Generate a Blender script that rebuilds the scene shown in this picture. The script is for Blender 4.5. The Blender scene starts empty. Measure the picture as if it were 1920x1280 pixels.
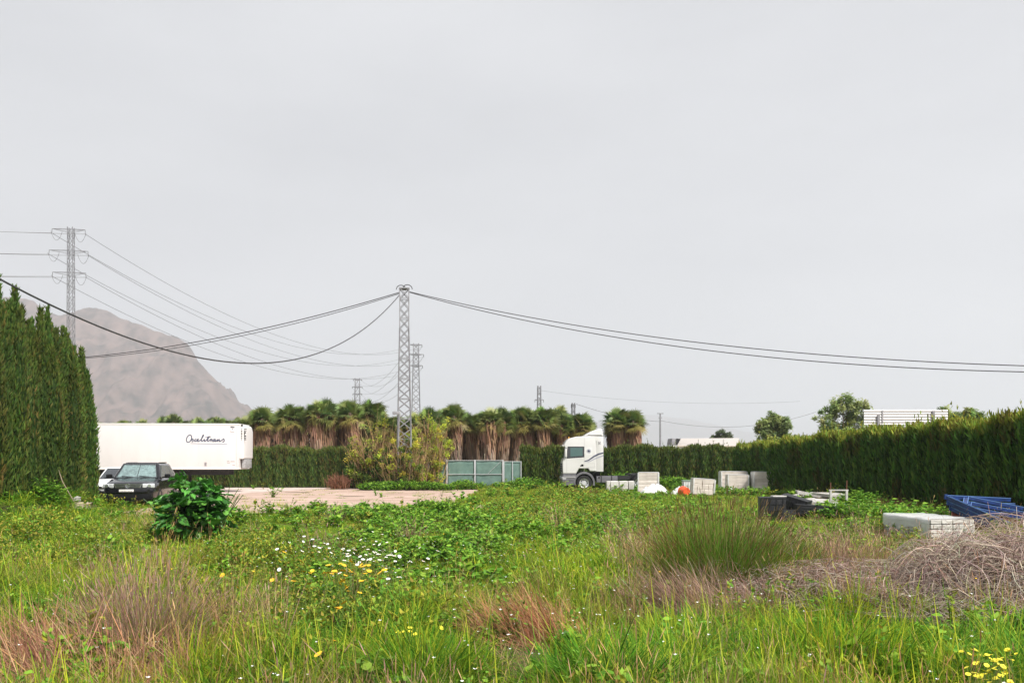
import bpy, bmesh, math, random
import numpy as np
from mathutils import Vector, Matrix, noise as mnoise

# ------------------------------------------------------------------ camera, sky, sun, exposure
scene = bpy.context.scene
EYE = 1.9; FPX = 1500.0; HROW = 858.0
cam_d = bpy.data.cameras.new('camera'); cam = bpy.data.objects.new('camera', cam_d)
scene.collection.objects.link(cam); scene.camera = cam
cam.location = (0, 0, EYE); cam.rotation_euler = (math.radians(90), 0, 0)
cam_d.sensor_width = 36; cam_d.lens = 36*FPX/1920; cam_d.shift_y = (HROW-640)/1920
cam_d.clip_start = 0.1; cam_d.clip_end = 60000

SUN_EL, SUN_AZ = math.radians(50), math.radians(138)     # azimuth clockwise from +Y: behind the camera, from the right
world = bpy.data.worlds.new('World'); scene.world = world; world.use_nodes = True
wn = world.node_tree; wn.nodes.clear()
wo = wn.nodes.new('ShaderNodeOutputWorld'); wb = wn.nodes.new('ShaderNodeBackground')
sky = wn.nodes.new('ShaderNodeTexSky'); sky.sky_type = 'NISHITA'; sky.sun_disc = False
sky.sun_elevation = SUN_EL; sky.sun_rotation = SUN_AZ
sky.air_density = 1.0; sky.dust_density = 4.0; sky.ozone_density = 1.0
hs = wn.nodes.new('ShaderNodeHueSaturation'); hs.inputs['Saturation'].default_value = 0.12
wn.links.new(sky.outputs[0], hs.inputs['Color'])
# thin high overcast: an even grey-white veil with very soft cloud variation
tc = wn.nodes.new('ShaderNodeTexCoord'); mp = wn.nodes.new('ShaderNodeMapping'); mp.inputs['Scale'].default_value = (1.2, 1.2, 4.0)
nz = wn.nodes.new('ShaderNodeTexNoise'); nz.inputs['Scale'].default_value = 1.5; nz.inputs['Detail'].default_value = 7; nz.inputs['Roughness'].default_value = .5
wn.links.new(tc.outputs['Generated'], mp.inputs[0]); wn.links.new(mp.outputs[0], nz.inputs[0])
rp = wn.nodes.new('ShaderNodeValToRGB')
rp.color_ramp.elements[0].position = .3; rp.color_ramp.elements[0].color = (5.75, 5.83, 6.1, 1)
rp.color_ramp.elements[1].position = .75; rp.color_ramp.elements[1].color = (7.2, 7.27, 7.5, 1)
wn.links.new(nz.outputs['Fac'], rp.inputs[0])
mx = wn.nodes.new('ShaderNodeMix'); mx.data_type = 'RGBA'; mx.inputs[0].default_value = .88
wn.links.new(hs.outputs[0], mx.inputs[6]); wn.links.new(rp.outputs[0], mx.inputs[7])
wn.links.new(mx.outputs[2], wb.inputs[0]); wb.inputs[1].default_value = 0.054
wn.links.new(wb.outputs[0], wo.inputs[0])

sd = bpy.data.lights.new('sun', 'SUN'); sun = bpy.data.objects.new('sun', sd); scene.collection.objects.link(sun)
sd.energy = 3.4; sd.angle = math.radians(11); sd.color = (1.0, .96, .91)
dv = Vector((math.sin(SUN_AZ)*math.cos(SUN_EL), math.cos(SUN_AZ)*math.cos(SUN_EL), math.sin(SUN_EL)))
sun.rotation_euler = dv.to_track_quat('Z', 'Y').to_euler(); sun.location = (0, 0, 60)

scene.view_settings.view_transform = 'Standard'; scene.view_settings.look = 'None'
scene.view_settings.gamma = 1; scene.view_settings.use_curve_mapping = False
scene.view_settings.exposure = 1.1
scene.cycles.use_denoising = True
scene.cycles.max_bounces = 6; scene.cycles.diffuse_bounces = 3; scene.cycles.glossy_bounces = 3
scene.cycles.transmission_bounces = 4; scene.cycles.volume_bounces = 1; scene.cycles.transparent_max_bounces = 8

# ------------------------------------------------------------------ helpers
C = scene.collection
PI = math.pi
def S(t):
    t = np.clip(t, 0, 1); return t*t*(3-2*t)
def gh(x, y):
    """height of the ground"""
    x = np.asarray(x, float); y = np.asarray(y, float)
    h = -.25*S((y-33)/19)
    h = h + .62*S((-13.7-x)/1.8)*S((y-15)/6)*(1-S((y-27.6)/1.6))
    near = 1-S((y-20)/6)
    h = h + near*(.05*np.sin(x*1.1+.4)*np.cos(y*.9+1.)+.035*np.sin(x*2.3+y*1.7)+.02*np.sin(3.1*x-2.2*y))
    h = h + .10*S((x-2)/3)*S((y-9)/5)*(1-S((y-22)/8))*.6
    return h
def ghf(x, y): return float(gh(x, y))
def at(px, row, Y):
    return Vector(((px-960)/FPX*Y, Y, EYE-(row-HROW)/FPX*Y))
def G(px, row):
    """point on the ground under a pixel"""
    Y = FPX*EYE/(row-HROW)
    for _ in range(12):
        X = (px-960)/FPX*Y
        Y = .5*Y+.5*FPX*(EYE-ghf(X, Y))/(row-HROW)
    return ((px-960)/FPX*Y, Y)
def srgb(r, g, b):
    f = lambda c: (c/255/12.92) if c/255 <= .04045 else ((c/255+.055)/1.055)**2.4
    return (f(r), f(g), f(b))

MATS = {}
def mat(name, col=(.5, .5, .5), rough=.6, metal=0, var=0., vscale=8., col2=None, bump=0., bscale=40., spec=.5, coat=0, detail=6, stretch=(1, 1, 1), lo=.35, hi=.65):
    m = bpy.data.materials.new(name); m.use_nodes = True; nt = m.node_tree
    b = nt.nodes['Principled BSDF']
    b.inputs['Base Color'].default_value = (*col, 1); b.inputs['Roughness'].default_value = rough
    b.inputs['Metallic'].default_value = metal; b.inputs['Specular IOR Level'].default_value = spec
    b.inputs['Coat Weight'].default_value = coat
    t = nt.nodes.new('ShaderNodeTexCoord'); mpn = nt.nodes.new('ShaderNodeMapping'); mpn.inputs['Scale'].default_value = stretch
    nt.links.new(t.outputs['Object'], mpn.inputs[0])
    if var or col2:
        n = nt.nodes.new('ShaderNodeTexNoise'); n.inputs['Scale'].default_value = vscale; n.inputs['Detail'].default_value = detail
        nt.links.new(mpn.outputs[0], n.inputs[0])
        r = nt.nodes.new('ShaderNodeValToRGB'); e = r.color_ramp.elements
        c2 = col2 if col2 else tuple(c*(1-var) for c in col)
        e[0].position = lo; e[1].position = hi; e[0].color = (*c2, 1); e[1].color = (*col, 1)
        nt.links.new(n.outputs['Fac'], r.inputs[0]); nt.links.new(r.outputs[0], b.inputs['Base Color'])
    if bump:
        n2 = nt.nodes.new('ShaderNodeTexNoise'); n2.inputs['Scale'].default_value = bscale; n2.inputs['Detail'].default_value = 5
        nt.links.new(mpn.outputs[0], n2.inputs[0])
        bp = nt.nodes.new('ShaderNodeBump'); bp.inputs['Strength'].default_value = bump; bp.inputs['Distance'].default_value = .02
        nt.links.new(n2.outputs['Fac'], bp.inputs['Height']); nt.links.new(bp.outputs[0], b.inputs['Normal'])
    MATS[name] = m; return m
def leafmat(name, trans=.3, rough=.6, patch=.0, pcol=(1, 1, 1), pscale=.35, rnd=.25, spec=.25):
    """colour from each leaf's own 'tint', slow drift across the field, and a per-plant difference"""
    m = bpy.data.materials.new(name); m.use_nodes = True; nt = m.node_tree; N = nt.nodes; Lk = nt.links
    b = N['Principled BSDF']; out = N['Material Output']
    a = N.new('ShaderNodeAttribute'); a.attribute_name = 'tint'
    col = a.outputs['Color']
    if patch:
        g = N.new('ShaderNodeNewGeometry'); n = N.new('ShaderNodeTexNoise'); n.inputs['Scale'].default_value = pscale; n.inputs['Detail'].default_value = 3
        Lk.new(g.outputs['Position'], n.inputs[0])
        r = N.new('ShaderNodeMapRange'); r.inputs[1].default_value = .38; r.inputs[2].default_value = .66; r.inputs[3].default_value = 0; r.inputs[4].default_value = patch
        Lk.new(n.outputs['Fac'], r.inputs[0])
        mm = N.new('ShaderNodeMix'); mm.data_type = 'RGBA'; mm.blend_type = 'MULTIPLY'; mm.inputs[7].default_value = (*pcol, 1)
        Lk.new(r.outputs[0], mm.inputs[0]); Lk.new(col, mm.inputs[6]); col = mm.outputs[2]
    if rnd:
        oi = N.new('ShaderNodeObjectInfo'); r2 = N.new('ShaderNodeMapRange'); r2.inputs[3].default_value = 1-rnd; r2.inputs[4].default_value = 1+rnd
        Lk.new(oi.outputs['Random'], r2.inputs[0])
        h2 = N.new('ShaderNodeHueSaturation'); Lk.new(r2.outputs[0], h2.inputs['Value']); Lk.new(col, h2.inputs['Color']); col = h2.outputs[0]
    Lk.new(col, b.inputs['Base Color']); b.inputs['Roughness'].default_value = rough; b.inputs['Specular IOR Level'].default_value = spec
    tr = N.new('ShaderNodeBsdfTranslucent'); Lk.new(col, tr.inputs[0])
    ms = N.new('ShaderNodeMixShader'); ms.inputs[0].default_value = trans
    Lk.new(b.outputs[0], ms.inputs[1]); Lk.new(tr.outputs[0], ms.inputs[2]); Lk.new(ms.outputs[0], out.inputs['Surface'])
    MATS[name] = m; return m

def tag(o, label=None, cat=None, group=None, kind=None):
    if label: o['label'] = label
    if cat: o['category'] = cat
    if group: o['group'] = group
    if kind: o['kind'] = kind
    return o
def thing(name, label, cat, loc=(0, 0, 0), rz=0., group=None):
    o = bpy.data.objects.new(name, None); C.objects.link(o)
    o.location = loc; o.rotation_euler = (0, 0, rz); o.empty_display_size = .1
    return tag(o, label, cat, group)
def link(name, me, m, parent=None):
    if m is not None and not me.materials: me.materials.append(m)
    o = bpy.data.objects.new(name, me); C.objects.link(o)
    if parent is not None: o.parent = parent
    return o
def obj(name, bm, m, parent=None, smooth=True, ang=.6):
    me = bpy.data.meshes.new(name); bmesh.ops.recalc_face_normals(bm, faces=bm.faces); bm.to_mesh(me); bm.free()
    if smooth:
        me.polygons.foreach_set('use_smooth', np.ones(len(me.polygons), bool)); me.set_sharp_from_angle(angle=ang)
    return link(name, me, m, parent)
def copy_tree(o, parent=None):
    c = o.copy(); C.objects.link(c); c.parent = parent
    for ch in list(o.children): copy_tree(ch, c)
    return c
def B(*boxes, bevel=0., seg=2):
    """boxes: (cx,cy,cz,sx,sy,sz[,rot matrix])"""
    bm = bmesh.new()
    for b in boxes:
        mtx = Matrix.Translation(b[:3]) @ (b[6].to_4x4() if len(b) > 6 else Matrix()) @ Matrix.Diagonal((b[3], b[4], b[5], 1))
        bmesh.ops.create_cube(bm, size=1, matrix=mtx)
    if bevel: bmesh.ops.bevel(bm, geom=list(bm.edges), offset=bevel, segments=seg, affect='EDGES', profile=.6)
    return bm
def rot(ax, deg): return Matrix.Rotation(math.radians(deg), 3, ax)
def cyl(bm, p0, p1, r0, r1=None, n=12, cap=True):
    p0 = Vector(p0); p1 = Vector(p1); d = p1-p0; L = d.length
    mtx = Matrix.Translation((p0+p1)/2) @ d.to_track_quat('Z', 'Y').to_matrix().to_4x4()
    bmesh.ops.create_cone(bm, cap_ends=cap, segments=n, radius1=r0, radius2=r0 if r1 is None else r1, depth=L, matrix=mtx)
    return bm
def bar(bm, p0, p1, w, h=None):
    """a straight square bar"""
    p0 = Vector(p0); p1 = Vector(p1); d = p1-p0
    mtx = Matrix.Translation((p0+p1)/2) @ d.to_track_quat('Z', 'Y').to_matrix().to_4x4() @ Matrix.Diagonal((w, h or w, d.length, 1))
    bmesh.ops.create_cube(bm, size=1, matrix=mtx); return bm
def extrude(pts, x0, x1, bevel=0., seg=2, axis='x'):
    """closed outline in (a,z) extruded across"""
    bm = bmesh.new(); n = len(pts); V = []
    for w in (x0, x1):
        V.append([bm.verts.new((w, a, z) if axis == 'x' else (a, w, z)) for a, z in pts])
    bm.faces.new(V[0]); bm.faces.new(V[1][::-1])
    for i in range(n): bm.faces.new((V[0][i], V[0][(i+1) % n], V[1][(i+1) % n], V[1][i]))
    bmesh.ops.recalc_face_normals(bm, faces=bm.faces)
    if bevel:
        ed = [e for e in bm.edges if abs(e.verts[0].co['xy'.index(axis)]-e.verts[1].co['xy'.index(axis)]) < 1e-6]
        bmesh.ops.bevel(bm, geom=ed, offset=bevel, segments=seg, affect='EDGES', profile=.6)
    return bm
def loft(rings, cap=True):
    bm = bmesh.new(); R = [[bm.verts.new(p) for p in r] for r in rings]; n = len(R[0])
    for a, b in zip(R, R[1:]):
        for i in range(n): bm.faces.new((a[i], a[(i+1) % n], b[(i+1) % n], b[i]))
    if cap: bm.faces.new(R[0][::-1]); bm.faces.new(R[-1])
    return bm
def lathe(prof, n=24, axis='x', closed=False):
    """profile (offset along the axis, radius)"""
    rings = []
    for o_, r in prof:
        ring = []
        for i in range(n):
            a = 2*PI*i/n; ca, sa = r*math.cos(a), r*math.sin(a)
            ring.append((o_, ca, sa) if axis == 'x' else ((ca, o_, sa) if axis == 'y' else (ca, sa, o_)))
        rings.append(ring)
    if closed: return loft(rings+[rings[0]], False)
    return loft(rings)
def patch(c00, c10, c11, c01, u0, u1, v0, v1, off, thick=.006):
    """thin slab on a bilinear face: corners anticlockwise seen from outside"""
    c = [Vector(v) for v in (c00, c10, c11, c01)]
    f = lambda u, v: c[0]*(1-u)*(1-v)+c[1]*u*(1-v)+c[2]*u*v+c[3]*(1-u)*v
    nrm = (c[1]-c[0]).cross(c[3]-c[0]).normalized()
    us = u0 if isinstance(u0, tuple) else (u0, u0); ue = u1 if isinstance(u1, tuple) else (u1, u1)
    q = [f(us[0], v0), f(ue[0], v0), f(ue[1], v1), f(us[1], v1)]
    return loft([[p+nrm*(off-thick) for p in q], [p+nrm*off for p in q]])
def boolean(o, cutters):
    for c in cutters:
        md = o.modifiers.new('b', 'BOOLEAN'); md.operation = 'DIFFERENCE'; md.object = c; md.solver = 'EXACT'
    dg = bpy.context.evaluated_depsgraph_get(); me = bpy.data.meshes.new_from_object(o.evaluated_get(dg))
    o.modifiers.clear(); o.data = me
    for c in cutters: bpy.data.objects.remove(c)
    me.polygons.foreach_set('use_smooth', np.ones(len(me.polygons), bool)); me.set_sharp_from_angle(angle=.5)

# ---- fast foliage geometry
def unit(v): return v/np.maximum(np.linalg.norm(v, axis=-1, keepdims=True), 1e-9)
class Geo:
    def __init__(s): s.v = []; s.q = []; s.t = []; s.n = 0
    def ribbon(s, P, W, side, col):
        """P (n,k,3) centre lines, W (n,k) half widths, side (n,3), col (n,3) or (n,k,3)"""
        n, k, _ = P.shape; sd_ = side[:, None, :]*W[:, :, None] if side.ndim == 2 else side*W[:, :, None]
        V = np.stack([P-sd_, P+sd_], 2).reshape(-1, 3)
        i = np.arange(n)[:, None]*(2*k)+np.arange(k-1)[None, :]*2+s.n
        s.q.append(np.stack([i, i+1, i+3, i+2], -1).reshape(-1, 4)); s.v.append(V)
        if col.ndim == 2: col = np.repeat(col[:, None, :], k, 1)
        s.t.append(np.repeat(col[:, :, None, :], 2, 2).reshape(-1, 3)); s.n += len(V); return s
    def tube(s, P, R, col, m=3):
        n, k, _ = P.shape; T = np.gradient(P, axis=1); T = unit(T)
        ref = np.where(np.abs(T[..., 2:3]) > .9, np.array([1., 0, 0]), np.array([0, 0, 1.]))
        a = unit(np.cross(T, ref)); b = np.cross(T, a)
        ang = np.arange(m)*2*PI/m
        V = P[:, :, None, :]+R[:, :, None, None]*(np.cos(ang)[None, None, :, None]*a[:, :, None, :]+np.sin(ang)[None, None, :, None]*b[:, :, None, :])
        base = np.arange(n)[:, None, None]*(k*m)+np.arange(k-1)[None, :, None]*m+s.n
        j = np.arange(m)[None, None, :]; j2 = (j+1) % m
        s.q.append(np.stack([base+j, base+j2, base+m+j2, base+m+j], -1).reshape(-1, 4)); s.v.append(V.reshape(-1, 3))
        if col.ndim == 2: col = np.repeat(col[:, None, :], k, 1)
        s.t.append(np.repeat(col[:, :, None, :], m, 2).reshape(-1, 3)); s.n += n*k*m; return s
    def grid(s, V, col):
        """V (a,b,3) sheet"""
        a, b, _ = V.shape; i = (np.arange(a-1)[:, None]*b+np.arange(b-1)[None, :])+s.n
        s.q.append(np.stack([i, i+1, i+b+1, i+b], -1).reshape(-1, 4)); s.v.append(V.reshape(-1, 3))
        col = np.broadcast_to(np.asarray(col, float), V.shape); s.t.append(col.reshape(-1, 3)); s.n += a*b; return s
    def mesh(s, name, m, smooth=False):
        v = np.concatenate(s.v).astype(np.float32); q = np.concatenate(s.q).astype(np.int32); t = np.concatenate(s.t)
        me = bpy.data.meshes.new(name); me.vertices.add(len(v)); me.vertices.foreach_set('co', v.ravel())
        me.loops.add(q.size); me.loops.foreach_set('vertex_index', q.ravel())
        me.polygons.add(len(q)); me.polygons.foreach_set('loop_start', np.arange(0, q.size, 4, dtype=np.int32))
        at_ = me.attributes.new('tint', 'FLOAT_COLOR', 'POINT')
        at_.data.foreach_set('color', np.concatenate([np.clip(t, 0, 1), np.ones((len(t), 1))], 1).astype(np.float32).ravel())
        if smooth: me.polygons.foreach_set('use_smooth', np.ones(len(q), bool))
        me.update(calc_edges=True); me.validate()
        if m is not None: me.materials.append(m)
        return me
def pick(rng, n, cols, jit=.12):
    c = np.array(cols)[rng.integers(0, len(cols), n)]
    return c*(1+rng.normal(0, jit, (n, 1)))*(1+rng.normal(0, jit*.4, (n, 3)))
def stalks(rng, base, h, lean, az, curl, k=4):
    """bent centre lines: base (n,3), length h, lean from the vertical at the root, extra bend curl towards the tip"""
    n = len(h); t = np.linspace(0, 1, k); P = np.zeros((n, k, 3)); P[:, 0] = base
    for j in range(1, k):
        a = lean+curl*(t[j]+t[j-1])/2; dl = h*(t[j]-t[j-1])
        P[:, j, 0] = P[:, j-1, 0]+np.sin(a)*np.cos(az)*dl
        P[:, j, 1] = P[:, j-1, 1]+np.sin(a)*np.sin(az)*dl
        P[:, j, 2] = P[:, j-1, 2]+np.cos(a)*dl
    return P
def inpoly(x, y, poly):
    x = np.asarray(x); y = np.asarray(y); r = np.zeros(x.shape, bool); n = len(poly)
    for i in range(n):
        (x0, y0), (x1, y1) = poly[i], poly[(i+1) % n]
        c = ((y0 > y) != (y1 > y)) & (x < (x1-x0)*(y-y0)/((y1-y0) if y1 != y0 else 1e-9)+x0); r ^= c
    return r
def fnoise(x, y, s, seed=0):
    """cheap smooth 2-D noise about -1..1"""
    x = np.asarray(x)*s+seed*13.7; y = np.asarray(y)*s-seed*7.1
    return (np.sin(x*1.7+1.3*np.sin(y*1.1))+np.sin(y*2.1+1.7*np.sin(x*.9+seed))+np.sin((x+y)*1.3+2.*np.sin((x-y)*.7)))/3

# ------------------------------------------------------------------ materials
leaf_grass = leafmat('grass_blade', .35, .7, .75, (1.25, 1.02, .55), .5, .28, .08)
leaf_dry = leafmat('dry_stalk', .2, .8, .5, (.8, .72, .7), .6, .18, .1)
leaf_weed = leafmat('weed_leaf', .3, .6, .45, (1.15, 1.05, .7), .5, .2, .15)
leaf_cyp = leafmat('cypress_spray', .2, .7, .4, (1.2, 1.0, .7), .8, .12, .15)
leaf_palm = leafmat('palm_frond', .15, .5, 0, rnd=.12, spec=.35)
leaf_skirt = leafmat('dead_frond', .1, .85, 0, rnd=.15, spec=.1)
leaf_tree = leafmat('tree_leaf', .45, .6, 0, rnd=.1)
bark = mat('bark', (.16, .115, .08), .9, var=.5, vscale=6, bump=.5, stretch=(1, 1, .2))
steel = mat('galvanised_steel', (.33, .33, .35), .55, .3, var=.3, vscale=3)
wire = mat('cable_black', (.055, .055, .06), .6)
wire2 = mat('line_wire', (.2, .2, .21), .5, .3)

# ------------------------------------------------------------------ the setting: ground, dirt yard, slab, path, mountain, far hills
def axis_pts(segs):
    out = []
    for a, b, n in segs: out += list(np.linspace(a, b, n, endpoint=False))
    return np.array(out+[segs[-1][1]])
xs = axis_pts([(-9000, -600, 12), (-600, -60, 14), (-60, -24, 30), (-24, 24, 120), (24, 60, 30), (60, 600, 14), (600, 9000, 12)])
ys = axis_pts([(-400, -20, 8), (-20, 0, 20), (0, 34, 100), (34, 62, 60), (62, 120, 30), (120, 700, 20), (700, 9500, 16)])
gx, gy = np.meshgrid(xs, ys); gz = gh(gx, gy)
gm = bpy.data.materials.new('soil'); gm.use_nodes = True; nt = gm.node_tree
b = nt.nodes['Principled BSDF']; b.inputs['Roughness'].default_value = .95; b.inputs['Specular IOR Level'].default_value = .1
g = nt.nodes.new('ShaderNodeNewGeometry')
n1 = nt.nodes.new('ShaderNodeTexNoise'); n1.inputs['Scale'].default_value = .9; n1.inputs['Detail'].default_value = 8
n2 = nt.nodes.new('ShaderNodeTexNoise'); n2.inputs['Scale'].default_value = 9; n2.inputs['Detail'].default_value = 6
for n in (n1, n2): nt.links.new(g.outputs['Position'], n.inputs[0])
r = nt.nodes.new('ShaderNodeValToRGB'); e = r.color_ramp.elements
e[0].position = .35; e[0].color = (.035, .045, .015, 1); e[1].position = .68; e[1].color = (.12, .09, .052, 1)
x_ = e.new(.52); x_.color = (.065, .068, .026, 1)
ad = nt.nodes.new('ShaderNodeMath'); ad.operation = 'MULTIPLY_ADD'; ad.inputs[1].default_value = .4; 
nt.links.new(n2.outputs['Fac'], ad.inputs[0]); sb = nt.nodes.new('ShaderNodeMath'); sb.operation = 'MULTIPLY'; sb.inputs[1].default_value = .6
nt.links.new(n1.outputs['Fac'], sb.inputs[0]); nt.links.new(sb.outputs[0], ad.inputs[2])
nt.links.new(ad.outputs[0], r.inputs[0]); nt.links.new(r.outputs[0], b.inputs['Base Color'])
bp = nt.nodes.new('ShaderNodeBump'); bp.inputs['Strength'].default_value = .6; bp.inputs['Distance'].default_value = .05
nt.links.new(n2.outputs['Fac'], bp.inputs['Height']); nt.links.new(bp.outputs[0], b.inputs['Normal'])
ground = link('ground', Geo().grid(np.stack([gx, gy, gz], -1), (.1, .1, .05)).mesh('ground', gm, True), gm); tag(ground, kind='structure')

dirt_m = mat('pink_dirt', srgb(186, 163, 150), .95, col2=srgb(156, 133, 118), vscale=.5, detail=9, bump=.5, bscale=6, spec=.1, stretch=(.5, 1.3, 1), lo=.3, hi=.62)
slab_m = mat('pale_concrete', srgb(206, 190, 182), .9, col2=srgb(184, 166, 156), vscale=1.2, detail=8, bump=.3, bscale=10, spec=.15)
def patch_ground(name, poly, m, dz, step=.15, edge=.35, seed=1, keep=None):
    P = np.array(poly); x0, y0 = P.min(0); x1, y1 = P.max(0)
    X = np.arange(x0-.5, x1+.5, step); Y = np.arange(y0-.5, y1+.5, step); cx, cy = np.meshgrid(X, Y)
    jx = cx+edge*fnoise(cx, cy, 1.1, seed)+.5*edge*fnoise(cx, cy, 3.3, seed+1); jy = cy+edge*fnoise(cx, cy, .9, seed+2)+.5*edge*fnoise(cx, cy, 2.7, seed+3)
    ok = inpoly(jx, jy, poly)
    if keep is not None: ok &= keep(cx, cy)
    idx = -np.ones((len(Y)+1, len(X)+1), int); V = []; F = []
    for j, i in zip(*np.nonzero(ok)):
        f = []
        for dj, di in ((0, 0), (0, 1), (1, 1), (1, 0)):
            a, b_ = j+dj, i+di
            if idx[a, b_] < 0:
                idx[a, b_] = len(V); x = x0-.5+(b_-.5)*step; y = y0-.5+(a-.5)*step; V.append((x, y, ghf(x, y)+dz))
            f.append(int(idx[a, b_]))
        F.append(f)
    me = bpy.data.meshes.new(name); me.from_pydata(V, [], F); me.update(); me.polygons.foreach_set('use_smooth', np.ones(len(F), bool))
    return tag(link(name, me, m), kind='structure')
YARD = [G(*p) for p in [(120, 917), (300, 911), (405, 909.5), (520, 909.5), (640, 911), (760, 912), (870, 913.5), (905, 917), (900, 922), (880, 932), (855, 945), (800, 954), (700, 960), (600, 958), (520, 962), (430, 966), (385, 958), (330, 950), (290, 938), (170, 930)]]
SLAB = [G(*p) for p in [(330, 911.5), (405, 911), (520, 911), (632, 912.5), (600, 917), (520, 921), (470, 924), (420, 927), (380, 925), (330, 918)]]
PATH = [G(*p) for p in [(215, 962), (290, 950), (300, 960), (262, 968), (222, 974)]]
PATCH2 = [G(*p) for p in [(868, 950), (905, 945), (930, 952), (922, 962), (885, 964)]]
def rut(x, y): return fnoise(x*.5, y, .9, 5) > -.78
patch_ground('dirt_yard', YARD, dirt_m, .012, seed=2, keep=rut)
patch_ground('concrete_slab', SLAB, slab_m, .02, edge=.15, seed=4)
patch_ground('dirt_path', PATH, dirt_m, .012, seed=3)
patch_ground('dirt_patch', PATCH2, dirt_m, .012, seed=6)

# the mountain: a ridge with gullies, 2.2 km away
D = 2200.; k_ = D/FPX
prof_px = [(-700, 690), (-500, 640), (-300, 585), (-150, 570), (-40, 556), (30, 555), (60, 563), (90, 583), (118, 592), (145, 582), (190, 580), (218, 592), (250, 603), (290, 618), (330, 632), (350, 645), (370, 676), (400, 707), (432, 742), (465, 774), (520, 800), (600, 826), (680, 850), (760, 880)]
px_ = np.array([p[0] for p in prof_px]); hz_ = np.array([(HROW-p[1])*k_ for p in prof_px])
mxs = np.linspace((-700-960)*k_, (760-960)*k_, 420); mys = np.linspace(-520, 700, 120)
ph = np.interp(mxs, (px_-960)*k_, hz_); ph = ph+np.array([9*mnoise.fractal((x*.012, 3.1, 0), 1., 2.1, 5) for x in mxs])*np.clip(ph/200, 0, 1)
MX, MY = np.meshgrid(mxs, mys); HP = np.tile(ph, (len(mys), 1))
def ridged(X, Y, s, seed):
    v = np.empty(X.shape)
    for i in np.ndindex(X.shape): v[i] = mnoise.ridged_multi_fractal(Vector((X[i]*s+seed, Y[i]*s, seed)), 1.0, 2.1, 5, 1.0, 2.0)
    return v
rg = ridged(MX, MY*.45, .0052, 3.); rg = (rg-rg.mean())/rg.std()
t = np.where(MY < 0, 1+MY/520, 1-MY/700)
shape = np.clip(t, 0, 1)**np.where(MY < 0, .85, 1.0)
amp = np.clip(t*(1-t)*4, 0, 1)*.75+.05
MZ = HP*shape+rg*amp*34*np.clip(HP/150, 0, 1)+rg*3*np.clip(HP/100, 0, 1)
MZ = np.where(MY >= -505, MZ, -4); MZ -= 6*(1-t); MZ = np.maximum(MZ, -3.)
mm_ = bpy.data.materials.new('mountain_rock'); mm_.use_nodes = True; nt = mm_.node_tree; b = nt.nodes['Principled BSDF']; b.inputs['Roughness'].default_value = .95; b.inputs['Specular IOR Level'].default_value = .05
g = nt.nodes.new('ShaderNodeNewGeometry'); mp = nt.nodes.new('ShaderNodeMapping'); mp.inputs['Scale'].default_value = (.03, .015, .022)
nt.links.new(g.outputs['Position'], mp.inputs[0]); n1 = nt.nodes.new('ShaderNodeTexNoise'); n1.inputs['Scale'].default_value = 1; n1.inputs['Detail'].default_value = 9; n1.inputs['Roughness'].default_value = .62
nt.links.new(mp.outputs[0], n1.inputs[0]); r = nt.nodes.new('ShaderNodeValToRGB'); e = r.color_ramp.elements
e[0].position = .36; e[0].color = (.06, .052, .047, 1); e[1].position = .66; e[1].color = (.185, .132, .116, 1); x_ = e.new(.5); x_.color = (.135, .10, .09, 1)
nt.links.new(n1.outputs['Fac'], r.inputs[0]); nt.links.new(r.outputs[0], b.inputs['Base Color'])
mountain = link('mountain', Geo().grid(np.stack([MX, MY+D, MZ], -1), (.3, .25, .2)).mesh('mountain', mm_, True), mm_); tag(mountain, kind='structure')

D2 = 8400.; k2 = D2/FPX
fx = np.linspace((700-960)*k2, (2100-960)*k2, 160); fr = np.interp(fx/k2+960, [700, 900, 1080, 1160, 1230, 1300, 1400, 1500, 1620, 1750, 1900, 2100], [850, 815, 770, 748, 742, 756, 788, 795, 770, 748, 760, 800])
fy = np.linspace(-500, 500, 24); FX, FY = np.meshgrid(fx, fy); fh = (HROW-fr)*k2*.72
FZ = fh[None]*np.clip(1-np.abs(FY)/500, 0, 1)**.8+14*np.array([[mnoise.noise((x*.004, y*.004, 1.)) for x in fx] for y in fy])
FZ[0] = -3; FZ[-1] = -3; FZ = np.maximum(FZ, -3)
tag(link('far_hills', Geo().grid(np.stack([FX, FY+D2, FZ], -1), (.3, .25, .2)).mesh('far_hills', mm_, True), mm_), kind='structure')

# the air
hz = B((0, 4600, 337.5, 18400, 10400, 685)); hm = bpy.data.materials.new('haze_air'); hm.use_nodes = True; nt = hm.node_tree; nt.nodes.clear()
o_ = nt.nodes.new('ShaderNodeOutputMaterial'); v_ = nt.nodes.new('ShaderNodeVolumePrincipled'); v_.inputs['Color'].default_value = (.88, .91, .97, 1); v_.inputs['Density'].default_value = .00027; v_.inputs['Anisotropy'].default_value = .2
nt.links.new(v_.outputs[0], o_.inputs['Volume'])
tag(obj('haze', hz, hm, smooth=False), label='pale dusty haze filling the air', kind='stuff')

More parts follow.
